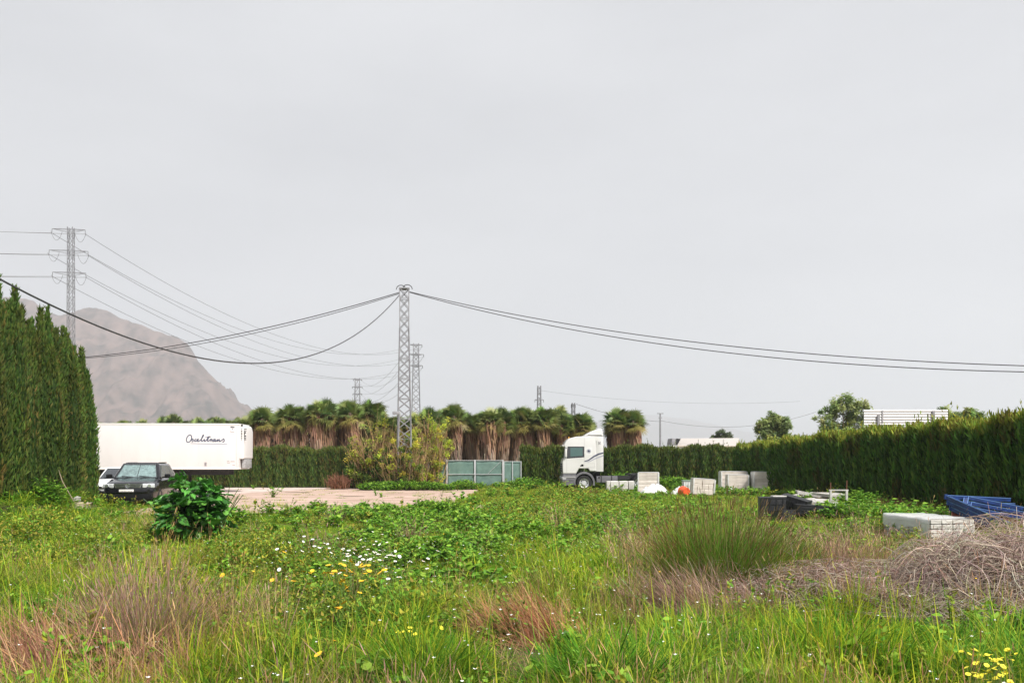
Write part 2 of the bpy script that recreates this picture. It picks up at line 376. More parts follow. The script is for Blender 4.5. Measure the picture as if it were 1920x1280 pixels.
# ------------------------------------------------------------------ trees and hedges
def cypress_mesh(seed, H, R, n, cols):
    """columnar cypress: a bundle of upright pointed plumes covered in small upswept sprays"""
    rng = np.random.default_rng(seed); g = Geo(); nl = 9
    la = np.arange(nl)*2*PI/(nl-1)+rng.normal(0, .25, nl); lr = rng.uniform(.6, .8, nl)*R; lh = H*rng.uniform(.74, .94, nl); rp = R*rng.uniform(.38, .52, nl); lr[0] = .04; lh[0] = H; lh[1] = H*.9; rp[0] = R*.5
    tone = rng.uniform(.7, 1.3, nl); warm = rng.uniform(0, 1, nl)**1.3
    def prof(t): return np.clip(1.05-np.clip((t-.58)/.44, 0, 1)**1.25, .04, 1)*(.75+.25*S(t/.1))
    def cen(j, z): q = 1-.45*np.clip(z/H-.45, 0, 1)*1.6; return lr[j]*np.cos(la[j]+.10*z)*q, lr[j]*np.sin(la[j]+.10*z)*q
    A = np.linspace(0, 2*PI, 9); T = np.linspace(0, .97, 14)
    for j in range(nl):
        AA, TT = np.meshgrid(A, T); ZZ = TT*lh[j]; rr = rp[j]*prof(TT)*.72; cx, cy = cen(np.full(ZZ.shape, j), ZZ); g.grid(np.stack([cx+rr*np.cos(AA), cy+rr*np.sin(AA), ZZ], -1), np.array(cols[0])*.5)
    j = rng.choice(nl, n, p=(rp*lh)/(rp*lh).sum()); t = rng.uniform(0, 1, n); a = rng.uniform(0, 2*PI, n); z = t*lh[j]; r = rp[j]*prof(t)*rng.uniform(.7, 1.12, n); cx, cy = cen(j, z)
    base = np.stack([cx+r*np.cos(a), cy+r*np.sin(a), z], -1)
    L = rng.uniform(.09, .24, n); P = stalks(rng, base, L, np.abs(rng.normal(.3, .22, n)), a+rng.normal(0, .6, n), rng.normal(-.1, .25, n), 3)
    W = np.stack([np.full(n, .013), np.full(n, .021), np.full(n, .004)], 1)*rng.uniform(.7, 1.3, (n, 1)); sa = rng.uniform(0, 2*PI, n); side = np.stack([np.cos(sa), np.sin(sa), np.zeros(n)], -1)
    c = pick(rng, n, cols[:-1], .14)*tone[j][:, None]; br = np.clip(warm[j]*.5+.9*(fnoise(a*1.4+j, z*.9, 1., seed) > .5), 0, 1)[:, None]*rng.uniform(0, .75, (n, 1)); c = c*(1-br)+br*np.array(cols[-1])
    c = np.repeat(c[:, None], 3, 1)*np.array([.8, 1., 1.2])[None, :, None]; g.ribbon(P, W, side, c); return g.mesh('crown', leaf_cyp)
CY = [srgb(60, 88, 36), srgb(70, 100, 40), srgb(88, 106, 46), srgb(62, 92, 40), srgb(124, 100, 58)]
def trunk_mesh(H, r0, r1, seed=0, n=8, k=6):
    bm = loft([[(r*math.cos(a)+.03*math.sin(seed+j), r*math.sin(a)+.03*math.cos(seed*2+j), H*j/(k-1)) for a in [2*PI*i/n for i in range(n)]] for j in range(k) for r in [r0+(r1-r0)*j/(k-1)]])
    me = bpy.data.meshes.new('trunk'); bm.to_mesh(me); bm.free(); me.materials.append(bark); return me
cyp_var = [cypress_mesh(11, 6.9, .56, 17000, CY), cypress_mesh(12, 6.9, .50, 17000, CY), cypress_mesh(13, 6.9, .60, 17000, CY), cypress_mesh(14, 6.9, .52, 17000, CY)]
cyp_trunk = trunk_mesh(5.5, .10, .03, 1)
row = [(-15.95, 29.6, .86, 'lowest cypress at the open end of the tall cypress row, beside the white trailer'),
       (-16.1, 29.0, .92, 'second cypress from the trailer end of the tall cypress row'),
       (-15.85, 28.3, .94, 'third cypress from the trailer end of the tall cypress row'),
       (-16.05, 27.6, 1.02, 'fourth cypress from the trailer end, narrow spire in front of the mountain'),
       (-15.85, 26.9, 1.0, 'fifth cypress from the trailer end of the tall cypress row'),
       (-16.05, 26.25, .99, 'sixth cypress from the trailer end of the tall cypress row'),
       (-15.9, 25.55, 1.06, 'seventh cypress from the trailer end, tallest spire of the row'),
       (-16.05, 24.9, 1.09, 'eighth cypress from the trailer end, close to the picture edge'),
       (-15.9, 24.2, 1.0, 'cypress cut by the left picture edge, ninth from the trailer'),
       (-16.0, 23.5, 1.03, 'cypress mostly beyond the left picture edge, tenth from the trailer')]
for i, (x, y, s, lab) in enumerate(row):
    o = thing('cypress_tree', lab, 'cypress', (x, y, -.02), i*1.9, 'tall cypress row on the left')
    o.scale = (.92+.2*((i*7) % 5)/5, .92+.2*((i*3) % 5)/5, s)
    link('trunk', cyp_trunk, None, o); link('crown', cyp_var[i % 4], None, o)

def hedge(name, label, A, Bp, H, T, dens, cols, tops, seed, group, shoots=1., Hend=None):
    """clipped cypress hedge between two ground points: a core, upswept sprays on both faces and the top, loose leader shoots"""
    rng = np.random.default_rng(seed); A = np.array(A); Bp = np.array(Bp); L = np.linalg.norm(Bp-A); d = (Bp-A)/L; nr = np.array([-d[1], d[0]])
    Hend = Hend or H
    g = Geo()
    def top(u): return (H+(Hend-H)*u/L)*(1+.035*np.sin(u*1.3+seed)+.03*np.sin(u*3.7))
    def bulge(u, z): return 1+.24*np.sin(u*2*PI/.85+.7*np.sin(z*1.1+u*.6))+.10*np.sin(u*1.9+z*.8)
    def place(u, w, z):
        xy = A+u[..., None]*d+w[..., None]*nr; return np.concatenate([xy, (gh(xy[..., 0], xy[..., 1])+z)[..., None]], -1)
    U = np.linspace(.1, L-.1, int(L/.22)); K = np.array([(-1, 0), (-1, .3), (-1, .6), (-.95, .88), (-.6, .95), (.6, .95), (.95, .88), (1, .6), (1, .3), (1, 0)])
    UU = np.repeat(U[:, None], len(K), 1); zz = K[None, :, 1]*top(UU)*.97; ww = K[None, :, 0]*T*.36*bulge(UU, zz)
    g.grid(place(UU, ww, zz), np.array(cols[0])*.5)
    for e_ in (.1, L-.1):      # end faces of the core
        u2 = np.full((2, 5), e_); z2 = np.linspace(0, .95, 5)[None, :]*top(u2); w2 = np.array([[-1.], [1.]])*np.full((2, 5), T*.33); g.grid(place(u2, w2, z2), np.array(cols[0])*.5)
    nf = int(L*H*dens)*2+int(L*T*dens*1.6)+int(T*H*dens*2)
    u = rng.uniform(0, L, nf); z = rng.uniform(0, 1, nf)**.9*top(u); f = rng.integers(0, 2, nf)*2-1
    w = f*T*.5*bulge(u, z)*rng.uniform(.72, 1.05, nf)*np.where(z > .9*top(u), .85, 1)
    k0 = int(L*H*dens)*2; k1 = k0+int(L*T*dens*1.6)
    w[k0:k1] = rng.uniform(-.5, .5, k1-k0)*T; z[k0:k1] = top(u[k0:k1])*rng.uniform(.9, 1.0, k1-k0)
    u[k1:] = np.where(rng.random(nf-k1) < .5, rng.uniform(-.1, .12, nf-k1), L+rng.uniform(-.12, .1, nf-k1)); w[k1:] = rng.uniform(-.5, .5, nf-k1)*T
    base = place(u, w, z); outa = np.arctan2(nr[1]*f, nr[0]*f); az = outa+rng.normal(0, .8, nf); az[k0:] = rng.uniform(0, 2*PI, nf-k0)
    Ls = rng.uniform(.14, .34, nf); P = stalks(rng, base, Ls, np.abs(rng.normal(.35, .25, nf)), az, rng.normal(-.1, .25, nf), 3)
    W = np.stack([np.full(nf, .02), np.full(nf, .034), np.full(nf, .006)], 1)*rng.uniform(.7, 1.3, (nf, 1))*(1 if dens > 120 else 1.5)
    sa = rng.uniform(0, 2*PI, nf); side = np.stack([np.cos(sa), np.sin(sa), 0*sa], -1)
    c = pick(rng, nf, cols, .18); tf = S((z/top(u)-.86)/.14)[:, None]; c = c*(1-tf)+tf*pick(rng, nf, tops, .15)
    br = (fnoise(u*1.1, z*1.2, 1., seed) > .5)[:, None]*rng.uniform(0, .8, (nf, 1)); c = c*(1-br)+br*np.array(srgb(92, 74, 44))
    g.ribbon(P, W, side, c)
    ns = int(L*14*shoots); u = rng.uniform(0, L, ns); w = rng.uniform(-.4, .4, ns)*T; hh = np.abs(rng.normal(.0, .30, ns))+.12      # leader shoots with side sprays
    b0 = place(u, w, top(u)*.94); ST = stalks(rng, b0, hh, np.abs(rng.normal(.12, .12, ns)), rng.uniform(0, 2*PI, ns), rng.normal(.1, .2, ns), 5)
    q = 7; tt = rng.uniform(.1, 1, (ns, q)); seg = np.clip((tt*4).astype(int), 0, 3); fr_ = tt*4-seg; ii = np.arange(ns)[:, None]
    pb = (ST[ii, seg]*(1-fr_[..., None])+ST[ii, seg+1]*fr_[..., None]).reshape(-1, 3); nn = len(pb)
    P = stalks(rng, pb, rng.uniform(.08, .2, nn), np.abs(rng.normal(.4, .2, nn)), rng.uniform(0, 2*PI, nn), rng.normal(-.2, .2, nn), 3)
    sa = rng.uniform(0, 2*PI, nn); g.ribbon(P, np.tile([.012, .02, .004], (nn, 1))*rng.uniform(.8, 1.4, (nn, 1)), np.stack([np.cos(sa), np.sin(sa), 0*sa], -1), pick(rng, nn, tops, .15))
    mid = (A+Bp)/2; o = thing(name, label, 'hedge', (0, 0, 0), 0, group)
    link('foliage', g.mesh('foliage', leaf_cyp), None, o)
    for uu in np.arange(.5, L, max(1.1, L/40)):
        p = place(np.array([uu]), np.array([0.]), np.array([-.03]))[0]; t_ = link('trunk', hedge_trunk, None, o); t_.location = p
    return o
hedge_trunk = trunk_mesh(2.0, .06, .02, 3)
HC = [srgb(70, 104, 44), srgb(82, 118, 48), srgb(64, 96, 44), srgb(92, 120, 52)]; HT = [srgb(148, 156, 60), srgb(128, 146, 54), srgb(154, 150, 64), srgb(112, 138, 52)]
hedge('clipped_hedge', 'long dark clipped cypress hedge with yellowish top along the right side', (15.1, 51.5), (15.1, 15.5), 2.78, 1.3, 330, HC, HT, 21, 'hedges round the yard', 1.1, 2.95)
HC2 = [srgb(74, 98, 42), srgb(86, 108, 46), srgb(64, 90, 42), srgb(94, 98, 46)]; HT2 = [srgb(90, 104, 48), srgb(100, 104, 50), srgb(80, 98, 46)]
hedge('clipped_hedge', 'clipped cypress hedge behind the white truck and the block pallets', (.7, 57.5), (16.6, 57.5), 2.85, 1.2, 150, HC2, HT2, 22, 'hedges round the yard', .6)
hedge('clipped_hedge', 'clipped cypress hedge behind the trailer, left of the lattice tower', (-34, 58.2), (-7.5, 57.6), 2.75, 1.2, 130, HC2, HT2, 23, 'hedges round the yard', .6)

# palms (thick dead skirts under fan crowns)
def palm_parts(seed, H, rs):
    rng = np.random.default_rng(seed)
    g = Geo(); nf = 76                                  # living fans
    th = np.arccos(rng.uniform(-.5, 1., nf)); az = rng.uniform(0, 2*PI, nf); pl = rng.uniform(.35, .85, nf)
    d = np.stack([np.sin(th)*np.cos(az), np.sin(th)*np.sin(az), np.cos(th)], -1); o_ = np.array([0, 0, H-1.35]); e_ = o_+d*pl[:, None]; e_[:, 2] -= .12*np.sin(th)
    g.tube(np.stack([np.tile(o_, (nf, 1)), (o_+e_)/2+np.array([0, 0, .05]), e_], 1), np.tile([.03, .025, .015], (nf, 1)), np.tile(srgb(120, 130, 70), (nf, 1)), 3)
    q = 15; sp = np.linspace(-1.25, 1.25, q); side = unit(np.cross(d, np.array([0, 0, 1.])+1e-3)); up = np.cross(side, d); ra = rng.normal(0, .8, nf)[:, None]; side, up = side*np.cos(ra)+up*np.sin(ra), up*np.cos(ra)-side*np.sin(ra)
    dir_ = (d[:, None]*np.cos(sp)[None, :, None]+side[:, None]*np.sin(sp)[None, :, None]); L = (.84*np.cos(sp*.45))[None, :]*rng.uniform(.8, 1.15, (nf, 1))
    b0 = np.repeat(e_[:, None], q, 1); p1 = b0+dir_*L[..., None]*.55; p2 = b0+dir_*L[..., None]; p2[..., 2] -= (.10+.22*rng.random((nf, q)))*L
    P = np.stack([b0, p1, p2], 2).reshape(-1, 3, 3); sd_ = unit(np.cross(np.repeat(up[:, None], q, 1).reshape(-1, 3), dir_.reshape(-1, 3)))
    old = S((th-1.25)/.8)[:, None]; c = pick(rng, nf, [srgb(100, 124, 60), srgb(118, 134, 68), srgb(92, 118, 68), srgb(126, 138, 76)], .15)*(1-old)+old*pick(rng, nf, [srgb(150, 140, 74), srgb(138, 118, 70), srgb(126, 122, 62)], .12)
    cc = np.repeat(c, q, 0); g.ribbon(P, np.tile([.02, .036, .004], (nf*q, 1)), sd_, cc)
    crown = g.mesh('crown', leaf_palm)
    g = Geo(); ns = 950                                 # skirt: hanging dead fans, oldest greyest below
    z = rng.uniform(.4, H-1.5, ns); t = z/(H-1.5); a = rng.uniform(0, 2*PI, ns); r = rs*(.6+.55*t**1.3)*rng.uniform(.8, 1.08, ns)*(1+.12*np.sin(a*3+seed))
    P0 = np.stack([r*.75*np.cos(a), r*.75*np.sin(a), z+.35], -1); P1 = np.stack([r*np.cos(a), r*np.sin(a), z-.15], -1)
    P2 = np.stack([r*.96*np.cos(a+.1*rng.normal(0, 1, ns)), r*.96*np.sin(a+.1), z-rng.uniform(.6, 1.1, ns)], -1); P2[:, 2] = np.maximum(P2[:, 2], .05)
    c0 = pick(rng, ns, [srgb(142, 108, 84), srgb(158, 124, 98), srgb(116, 86, 68)], .16); c1 = pick(rng, ns, [srgb(150, 134, 120), srgb(166, 150, 134), srgb(124, 108, 96)], .14)
    tt = S((t-.35)/.5)[:, None]; c = c0*tt+c1*(1-tt)
    tang = np.stack([-np.sin(a), np.cos(a), 0*a], -1); g.ribbon(np.stack([P0, P1, P2], 1), np.stack([np.full(ns, .03), rng.uniform(.03, .09, ns), np.full(ns, .02)], 1), unit(tang+rng.normal(0, .3, (ns, 3))), c)
    A = np.linspace(0, 2*PI, 13); Z = np.linspace(0, H-1.5, 9); AA, ZZ = np.meshgrid(A, Z); rr = rs*(.46+.42*(ZZ/(H-1.5))**1.3)
    g.grid(np.stack([rr*np.cos(AA), rr*np.sin(AA), ZZ], -1), np.array(srgb(92, 72, 58)))
    skirt = g.mesh('skirt', leaf_skirt); return crown, skirt, trunk_mesh(H-.8, .28, .2, seed)
PV = [palm_parts(41, 6.6, .70), palm_parts(42, 6.2, .62), palm_parts(43, 6.9, .80), palm_parts(44, 6.0, .68), palm_parts(45, 6.4, .58)]
def palm(px, row, Y, i, label, group):
    """crown top at that place in the view, on the ground"""
    X = (px-960)/FPX*Y; z = EYE-(row-HROW)/FPX*Y; H = [6.6, 6.2, 6.9, 6.0, 6.4][i % 5]+.15; s = (z-ghf(X, Y))/H
    o = thing('fan_palm', label, 'palm', (X, Y, ghf(X, Y)), i*2.4, group); o.scale = (.5*s+.5, .5*s+.5, s); o.rotation_euler = (math.radians(3*math.sin(i*5.1)), math.radians(4*math.sin(i*2.7+px)), i*2.4)
    for nm, me in zip(('crown', 'skirt', 'trunk'), PV[i % 5]): link(nm, me, None, o)
    return o
ORD = ['first', 'second', 'third', 'fourth', 'fifth', 'sixth', 'seventh', 'eighth', 'ninth', 'tenth', 'eleventh', 'twelfth', 'thirteenth', 'fourteenth', 'fifteenth', 'sixteenth']
LG = [(490, 756, 66), (548, 746, 67), (590, 742, 66), (618, 741, 67), (640, 742, 69), (664, 743, 66.5), (700, 738, 68)]
for i, (x, r_, Y) in enumerate(LG): palm(x, r_, Y, i, ['palm at the left end of the grove, nearest the white trailer', 'second palm from the left in the grove, behind the cypress hedge', 'third palm from the left in the grove', 'fourth palm from the left in the grove', 'fifth palm from the left in the grove, below the far pylon', 'sixth palm from the left in the grove', 'tallest palm of the left group, beside the lattice tower'][i], 'palms left of the lattice tower')
B1 = [(520, 762, 73), (568, 756, 74), (630, 752, 75), (682, 752, 74), (604, 753, 78), (460, 775, 76), (505, 770, 80), (655, 756, 80)]
for i, (x, r_, Y) in enumerate(B1): palm(x, r_, Y, i+2, f'palm half hidden in the left grove back row, {ORD[sorted(range(8), key=lambda q: B1[q][0]).index(i)]} from the trailer', 'second row palms left of the tower')
MG = [(728, 768, 67), (775, 768, 68), (806, 757, 66), (832, 760, 67), (858, 750, 67), (884, 764, 68), (914, 758, 66), (940, 757, 66.5), (966, 754, 67), (996, 757, 67), (1020, 752, 66.5), (1034, 753, 68), (1058, 766, 67), (1084, 766, 67), (1102, 780, 69)]
for i, (x, r_, Y) in enumerate(MG): palm(x, r_, Y, i+1, f'thick-skirted front-row palm, {ORD[i]} rightwards from the lattice tower', 'front row palms behind the gate')
B2 = [(745, 775, 74), (790, 770, 75), (845, 764, 74), (872, 768, 76), (900, 766, 74), (928, 764, 77), (955, 762, 75), (985, 762, 76), (1010, 760, 77), (1046, 764, 75), (1072, 770, 76), (1095, 782, 77), (820, 768, 80), (890, 770, 82), (970, 766, 82), (1030, 768, 82)]
for i, (x, r_, Y) in enumerate(B2): palm(x, r_, Y, i, f'half hidden second-row palm, {ORD[sorted(range(16), key=lambda q: B2[q][0]).index(i)]} rightwards from the lattice tower', 'second row palms behind the gate')
for i, (x, r_, Y, l) in enumerate([(1150, 775, 70, 'short palm right behind the truck wind deflector'), (1165, 756, 68, 'tall palm just right of the truck cab'), (1192, 762, 68, 'rightmost palm of the grove, with a hanging dead frond')]): palm(x, r_, Y, i+3, l, 'palms right of the truck')
for i, (x, r_, Y) in enumerate([(232, 783, 128), (248, 782, 130), (266, 781, 129), (306, 776, 128), (318, 773, 130), (331, 770, 126), (345, 778, 128), (362, 777, 131), (378, 778, 127), (394, 775, 129), (410, 776, 126), (427, 777, 130), (446, 778, 128), (464, 780, 131), (210, 786, 131), (190, 787, 128)]): palm(x, r_, Y, i, f'distant palm top above the trailer roof, {ORD[[15, 14, 0, 1, 2, 3, 4, 5, 6, 7, 8, 9, 10, 11, 12, 13].index(i)]} from the left', 'distant palms above the trailer')

# broad-leaved trees and shrubs
def tree(name, label, cat, loc, H, lumps, nl, cols, seed, leaf=(.10, .03), droop=.0, group=None, limbs=6, r0=.16, twigs=0, twigcol=None, twl=1.2):
    rng = np.random.default_rng(seed); o = thing(name, label, cat, loc, 0, group); L = np.array(lumps, float)      # lumps: x,y,z,rx,ry,rz
    g = Geo(); tr = []
    for i in range(limbs):
        l = L[i % len(L)]; e_ = l[:3]+rng.normal(0, .3, 3)*l[3:]; b0 = np.array([rng.normal(0, .05), rng.normal(0, .05), -.05]); m_ = b0*.5+e_*.5; m_[:2] *= .55
        tr.append(np.stack([b0, b0*.8+m_*.2+[0, 0, .1*H], m_, m_*.45+e_*.55+rng.normal(0, .05, 3)*H*.3, e_]))
    g.tube(np.array(tr), np.tile(np.array([1, .8, .55, .35, .12])*r0, (limbs, 1)), pick(rng, limbs, [srgb(112, 92, 74), srgb(96, 80, 66)], .1), 5)
    if twigs:
        w = L[rng.integers(0, len(L), twigs)]; b0 = w[:, :3]+rng.normal(0, .42, (twigs, 3))*w[:, 3:]; b0[:, 2] = np.maximum(b0[:, 2]-.4*twl, .05); az = np.arctan2(b0[:, 1], b0[:, 0])+rng.normal(0, .8, twigs)
        TP = stalks(rng, b0, rng.uniform(.5, 1.3, twigs)*twl, np.abs(rng.normal(.22, .2, twigs)), az, rng.normal(.15, .3, twigs), 5)
        g.tube(TP, np.tile(np.array([1, .85, .7, .5, .25])*.016, (twigs, 1)), pick(rng, twigs, twigcol or [srgb(150, 118, 88)], .15), 3)
    link('trunk', g.mesh('trunk', leaf_skirt), None, o)
    # clumps of leaves on the lumps' shells and inside
    nc = max(20, nl//45); w = L[rng.integers(0, len(L), nc)]; dd = unit(rng.normal(0, 1, (nc, 3))); cc = w[:, :3]+dd*w[:, 3:]*rng.uniform(.45, 1.02, (nc, 1))
    if twigs: cc[:nc*2//3] = TP[rng.integers(0, twigs, nc*2//3), rng.integers(2, 5, nc*2//3)]
    cs = rng.uniform(.10, .26, nc)*np.mean(L[:, 3:]); ci = rng.integers(0, nc, nl); p = cc[ci]+rng.normal(0, .5, (nl, 3))*cs[ci][:, None]; p[:, 2] -= droop*rng.random(nl)*cs[ci]*3; p[:, 2] = np.maximum(p[:, 2], .03)
    az = rng.uniform(0, 2*PI, nl); lean = rng.uniform(.3, 1.8, nl)+droop*1.0; P = stalks(rng, p, leaf[0]*rng.uniform(.6, 1.4, nl), lean, az, rng.normal(.3, .3, nl), 3)
    sd_ = unit(np.stack([-np.sin(az), np.cos(az), rng.normal(0, .5, nl)], -1)); W = np.tile([.3, 1., .1], (nl, 1))*leaf[1]*rng.uniform(.6, 1.3, (nl, 1))
    ccol = pick(rng, nc, cols, .14); g = Geo(); g.ribbon(P, W, sd_, ccol[ci]*(1+rng.normal(0, .12, (nl, 1)))); link('crown', g.mesh('crown', leaf_tree), None, o); return o
PEP = [srgb(144, 162, 100), srgb(160, 174, 110), srgb(130, 150, 96), srgb(168, 176, 112)]
def ptree(px, top, Y, wpx, label, seed, cols=PEP):
    X = (px-960)/FPX*Y; R = wpx/FPX*Y/2; H = EYE-(top-HROW)/FPX*Y; rng = np.random.default_rng(seed); k = max(H*.35, 1)
    lumps = [(0, 0, H-R*.55, R*.5, R*.5, R*.5), (-R*.55, .2, H-R*.95, R*.45, R*.5, R*.5), (R*.5, -.2, H-R*.85, R*.5, R*.5, R*.5), (R*.1, .4, H-R*1.35, R*.8, R*.6, R*.6), (-R*.35, -.3, H-R*1.6, R*.6, R*.5, R*.6), (R*.45, .1, H-R*1.7, R*.5, R*.5, R*.6)]
    tree('pepper_tree', label, 'tree', (X, Y, 0), H, lumps, 12000, cols, seed, (.30, .07), .5, 'trees beyond the hedge', 7, .18)
ptree(1452, 768, 75, 66, 'small round pepper tree above the hedge, left of the larger one', 61)
ptree(1584, 731, 72, 108, 'largest pepper tree above the hedge, left of the slatted sign back', 62)
ptree(1775, 756, 74, 90, 'low pepper tree behind the right end of the slatted sign back', 63)
ptree(1815, 760, 72, 60, 'small pepper tree above the hedge, rightmost of all', 64)
ptree(1352, 802, 130, 44, 'far rounded tree above the roof of the parked box truck', 65, [srgb(98, 112, 82), srgb(106, 118, 84)])
# shrubs at the foot of the lattice tower
YG = [srgb(190, 194, 70), srgb(172, 186, 64), srgb(198, 186, 78), srgb(150, 170, 64)]; GG = [srgb(82, 108, 42), srgb(96, 120, 46), srgb(70, 96, 40), srgb(116, 126, 50)]
def shr(name, label, px, Y, W, H, nl, cols, seed, twigs, leaf, twl, lumps=None, tc=None, r0=.07):
    X = (px-960)/FPX*Y
    lumps = lumps or [(0, 0, H*.55, W*.32, W*.3, H*.42), (-W*.3, .1, H*.42, W*.26, W*.3, H*.36), (W*.3, -.1, H*.45, W*.26, W*.3, H*.38), (0, 0, H*.2, W*.4, W*.3, H*.2)]
    return tree(name, label, 'shrub', (X, Y, ghf(X, Y)), H, lumps, nl, cols, seed, leaf, .1, 'shrubs at the foot of the lattice tower', 8, r0, twigs, tc, twl)
shr('leafy_shrub', 'dense dark green shrub left of the lattice tower foot', 700, 55.6, 3.6, 2.7, 9000, GG, 71, 120, (.17, .055), .8)
TWC = [srgb(170, 138, 100), srgb(186, 156, 114), srgb(154, 124, 94)]
shr('twiggy_shrub', 'tall brown twiggy shrub on the left of the lattice tower', 706, 55.9, 3.6, 5.0, 5200, YG, 72, 420, (.13, .04), 1.7, tc=TWC)
shr('twiggy_shrub', 'tall yellow-green leafing shrub on the right of the lattice tower', 802, 55.8, 2.6, 5.5, 8000, YG, 73, 380, (.14, .045), 1.6, tc=TWC)
shr('twiggy_shrub', 'olive twiggy shrub in front of the lattice tower', 756, 54.2, 2.8, 3.5, 5600, YG+GG, 74, 360, (.14, .045), 1.3, tc=TWC)
shr('dry_bush', 'small reddish brown dry bush before the back hedge', 634, 54.6, 1.5, 1.0, 900, [srgb(150, 108, 84), srgb(136, 96, 72)], 75, 420, (.10, .02), .6, tc=[srgb(150, 108, 84), srgb(128, 90, 70)], r0=.03)

# ------------------------------------------------------------------ towers and lines
def lattice(name, label, px, top, Y, w0, w1, n, arms=(), mw=.06, cap=False, group=None, taper=None, strut=1.):
    """four-legged lattice tower; arms: (row, left px, right px)"""
    X = (px-960)/FPX*Y; z0 = ghf(X, Y); H = EYE-(top-HROW)/FPX*Y-z0; o = thing(name, label, 'pylon', (X, Y, z0), math.radians(8), group)
    w = lambda z: w0+(w1-w0)*min(1, z/(H*(taper or 1.)))
    cor = lambda z, i: Vector(((-1, 1, 1, -1)[i]*w(z)/2, (-1, -1, 1, 1)[i]*w(z)/2, z))
    zb = [H*j/n for j in range(n+1)]
    for i in range(4):
        bm = bmesh.new()
        for a, b_ in ((0, H*(taper or 1.)), (H*(taper or 1.), H)):
            if b_-a > .01: bar(bm, cor(a, i), cor(b_, i), mw*1.25)
        obj('leg', bm, steel, o, False)
    for i in range(4):
        bm = bmesh.new(); j2 = (i+1) % 4
        for j in range(n):
            a, b_ = zb[j], zb[j+1]
            bar(bm, cor(a, i), cor(b_, j2), mw*.8*strut); bar(bm, cor(a, j2), cor(b_, i), mw*.8*strut)
            if j % 2 == 0: bar(bm, cor(b_, i), cor(b_, j2), mw*.8*strut)
        obj('bracing', bm, steel, o, False)
    ends = []
    for (r_, l, rr) in arms:
        z = EYE-(r_-HROW)/FPX*Y-z0; xl, xr = (l-px)/FPX*Y, (rr-px)/FPX*Y
        bm = bmesh.new()
        for s_ in (-1, 1):
            bar(bm, (xl, 0, z), (0, s_*w1/2, z), mw); bar(bm, (xr, 0, z), (0, s_*w1/2, z), mw)
            bar(bm, (xl, 0, z), (0, s_*w1/2, z-.32), mw*.7); bar(bm, (xr, 0, z), (0, s_*w1/2, z-.32), mw*.7)
        am = obj('crossarm', bm, steel, o, False)
        for xe in (xl, xr):
            b2 = bmesh.new(); cyl(b2, (xe, 0, z), (xe*1.02, 0, z-.5), mw*.7, mw*.7, 6); obj('insulator', b2, wire2, am, False); ends.append(Matrix.Rotation(math.radians(8), 4, 'Z') @ Vector((xe*1.02, 0, z-.4))+Vector((X, Y, z0)))
    return o, ends
def tube_obj(name, pts, r, m, label, cat, group=None, n=5, parent=None):
    g = Geo(); P = np.array([tuple(p) for p in pts])[None]; g.tube(P, np.full(P.shape[:2], r), np.array([[.1, .1, .1]]), n)
    o = link(name, g.mesh(name, m, True), m, parent)
    if parent is None: tag(o, label, cat, group)
    return o
def span(A, Bp, sag, n=40, t0=0., t1=1.):
    A = Vector(A); Bp = Vector(Bp); return [A.lerp(Bp, t)-Vector((0, 0, 4*sag*t*(1-t))) for t in np.linspace(t0, t1, n)]
T1, _ = lattice('lattice_tower', 'tall grey lattice tower standing among shrubs before the palm grove', 758, 541, 55, 1.05, .62, 20, mw=.055, taper=.8)
zt = EYE-(541-HROW)/FPX*55-T1.location.z                         # looped cable heads on top
for s_, nm in ((-1, 'cable_loop'), (1, 'cable_loop')):
    tube_obj(nm, [(s_*.2*(1-math.cos(a))*1.6-.1*s_, -.1*s_, zt-.05+.30*math.sin(a)) for a in np.linspace(0, PI, 14)], .03, wire, None, None, parent=T1)
obj('top_plate', B((0, 0, zt-.02, .72, .72, .06)), steel, T1, False)
b2 = bmesh.new(); cyl(b2, (-.42, -.75, -.05), (-.36, -.6, 5.1), .045, .045, 8); obj('earth_pipe', b2, steel, T1)
b2 = bmesh.new(); cyl(b2, (.40, -.75, -.05), (.42, -.62, 3.6), .03, .03, 8); obj('earth_pipe', b2, steel, T1)
obj('junction_box', B((-.55, -.55, 5.2, .5, .25, .2), bevel=.02), steel, T1)
T2, e2 = lattice('lattice_pylon', 'lattice pylon with three crossarms rising behind the cypress row', 133, 426, 75, .66, .46, 30, [(430, 100, 158), (470, 95, 163), (511, 101, 159)], .036, taper=.9, group='pylons of the overhead line')
T3, e3 = lattice('lattice_pylon', 'slim pylon with three crossarms right behind the lattice tower', 780, 644, 165, 2.2, 1.1, 20, [(646, 768, 791), (664, 767, 794), (685, 769, 792)], .11, taper=.9, group='pylons of the overhead line', strut=.7)
T4, e4 = lattice('lattice_pylon', 'small far pylon above the left palm grove', 670, 709, 260, 3.0, 1.4, 12, [(711, 663, 678), (725, 661, 679), (738, 662, 678)], .16, taper=.9, group='pylons of the overhead line', strut=.6)
lattice('lattice_pylon', 'far narrow lattice pole above the palms left of the truck', 1011, 723, 150, .9, .55, 16, [(749, 1003, 1019)], .08, group='pylons of the overhead line')
lattice('lattice_pylon', 'short arched lattice pole above the palms behind the truck', 1075, 755, 120, .7, .4, 12, [(758, 1071, 1079)], .07, group='pylons of the overhead line')
X = (1238-960)/FPX*140; up = thing('utility_pole', 'slender grey utility pole right of the palms', 'pole', (X, 140, 0))
b2 = bmesh.new(); cyl(b2, (0, 0, -.2), (0, 0, 9.7), .2, .13, 10); obj('shaft', b2, steel, up)
obj('crossarm', B((0, 0, 9.65, 1.1, .12, .12)), steel, up); obj('crossarm', B((0, 0, 8.9, .6, .1, .1)), steel, up)
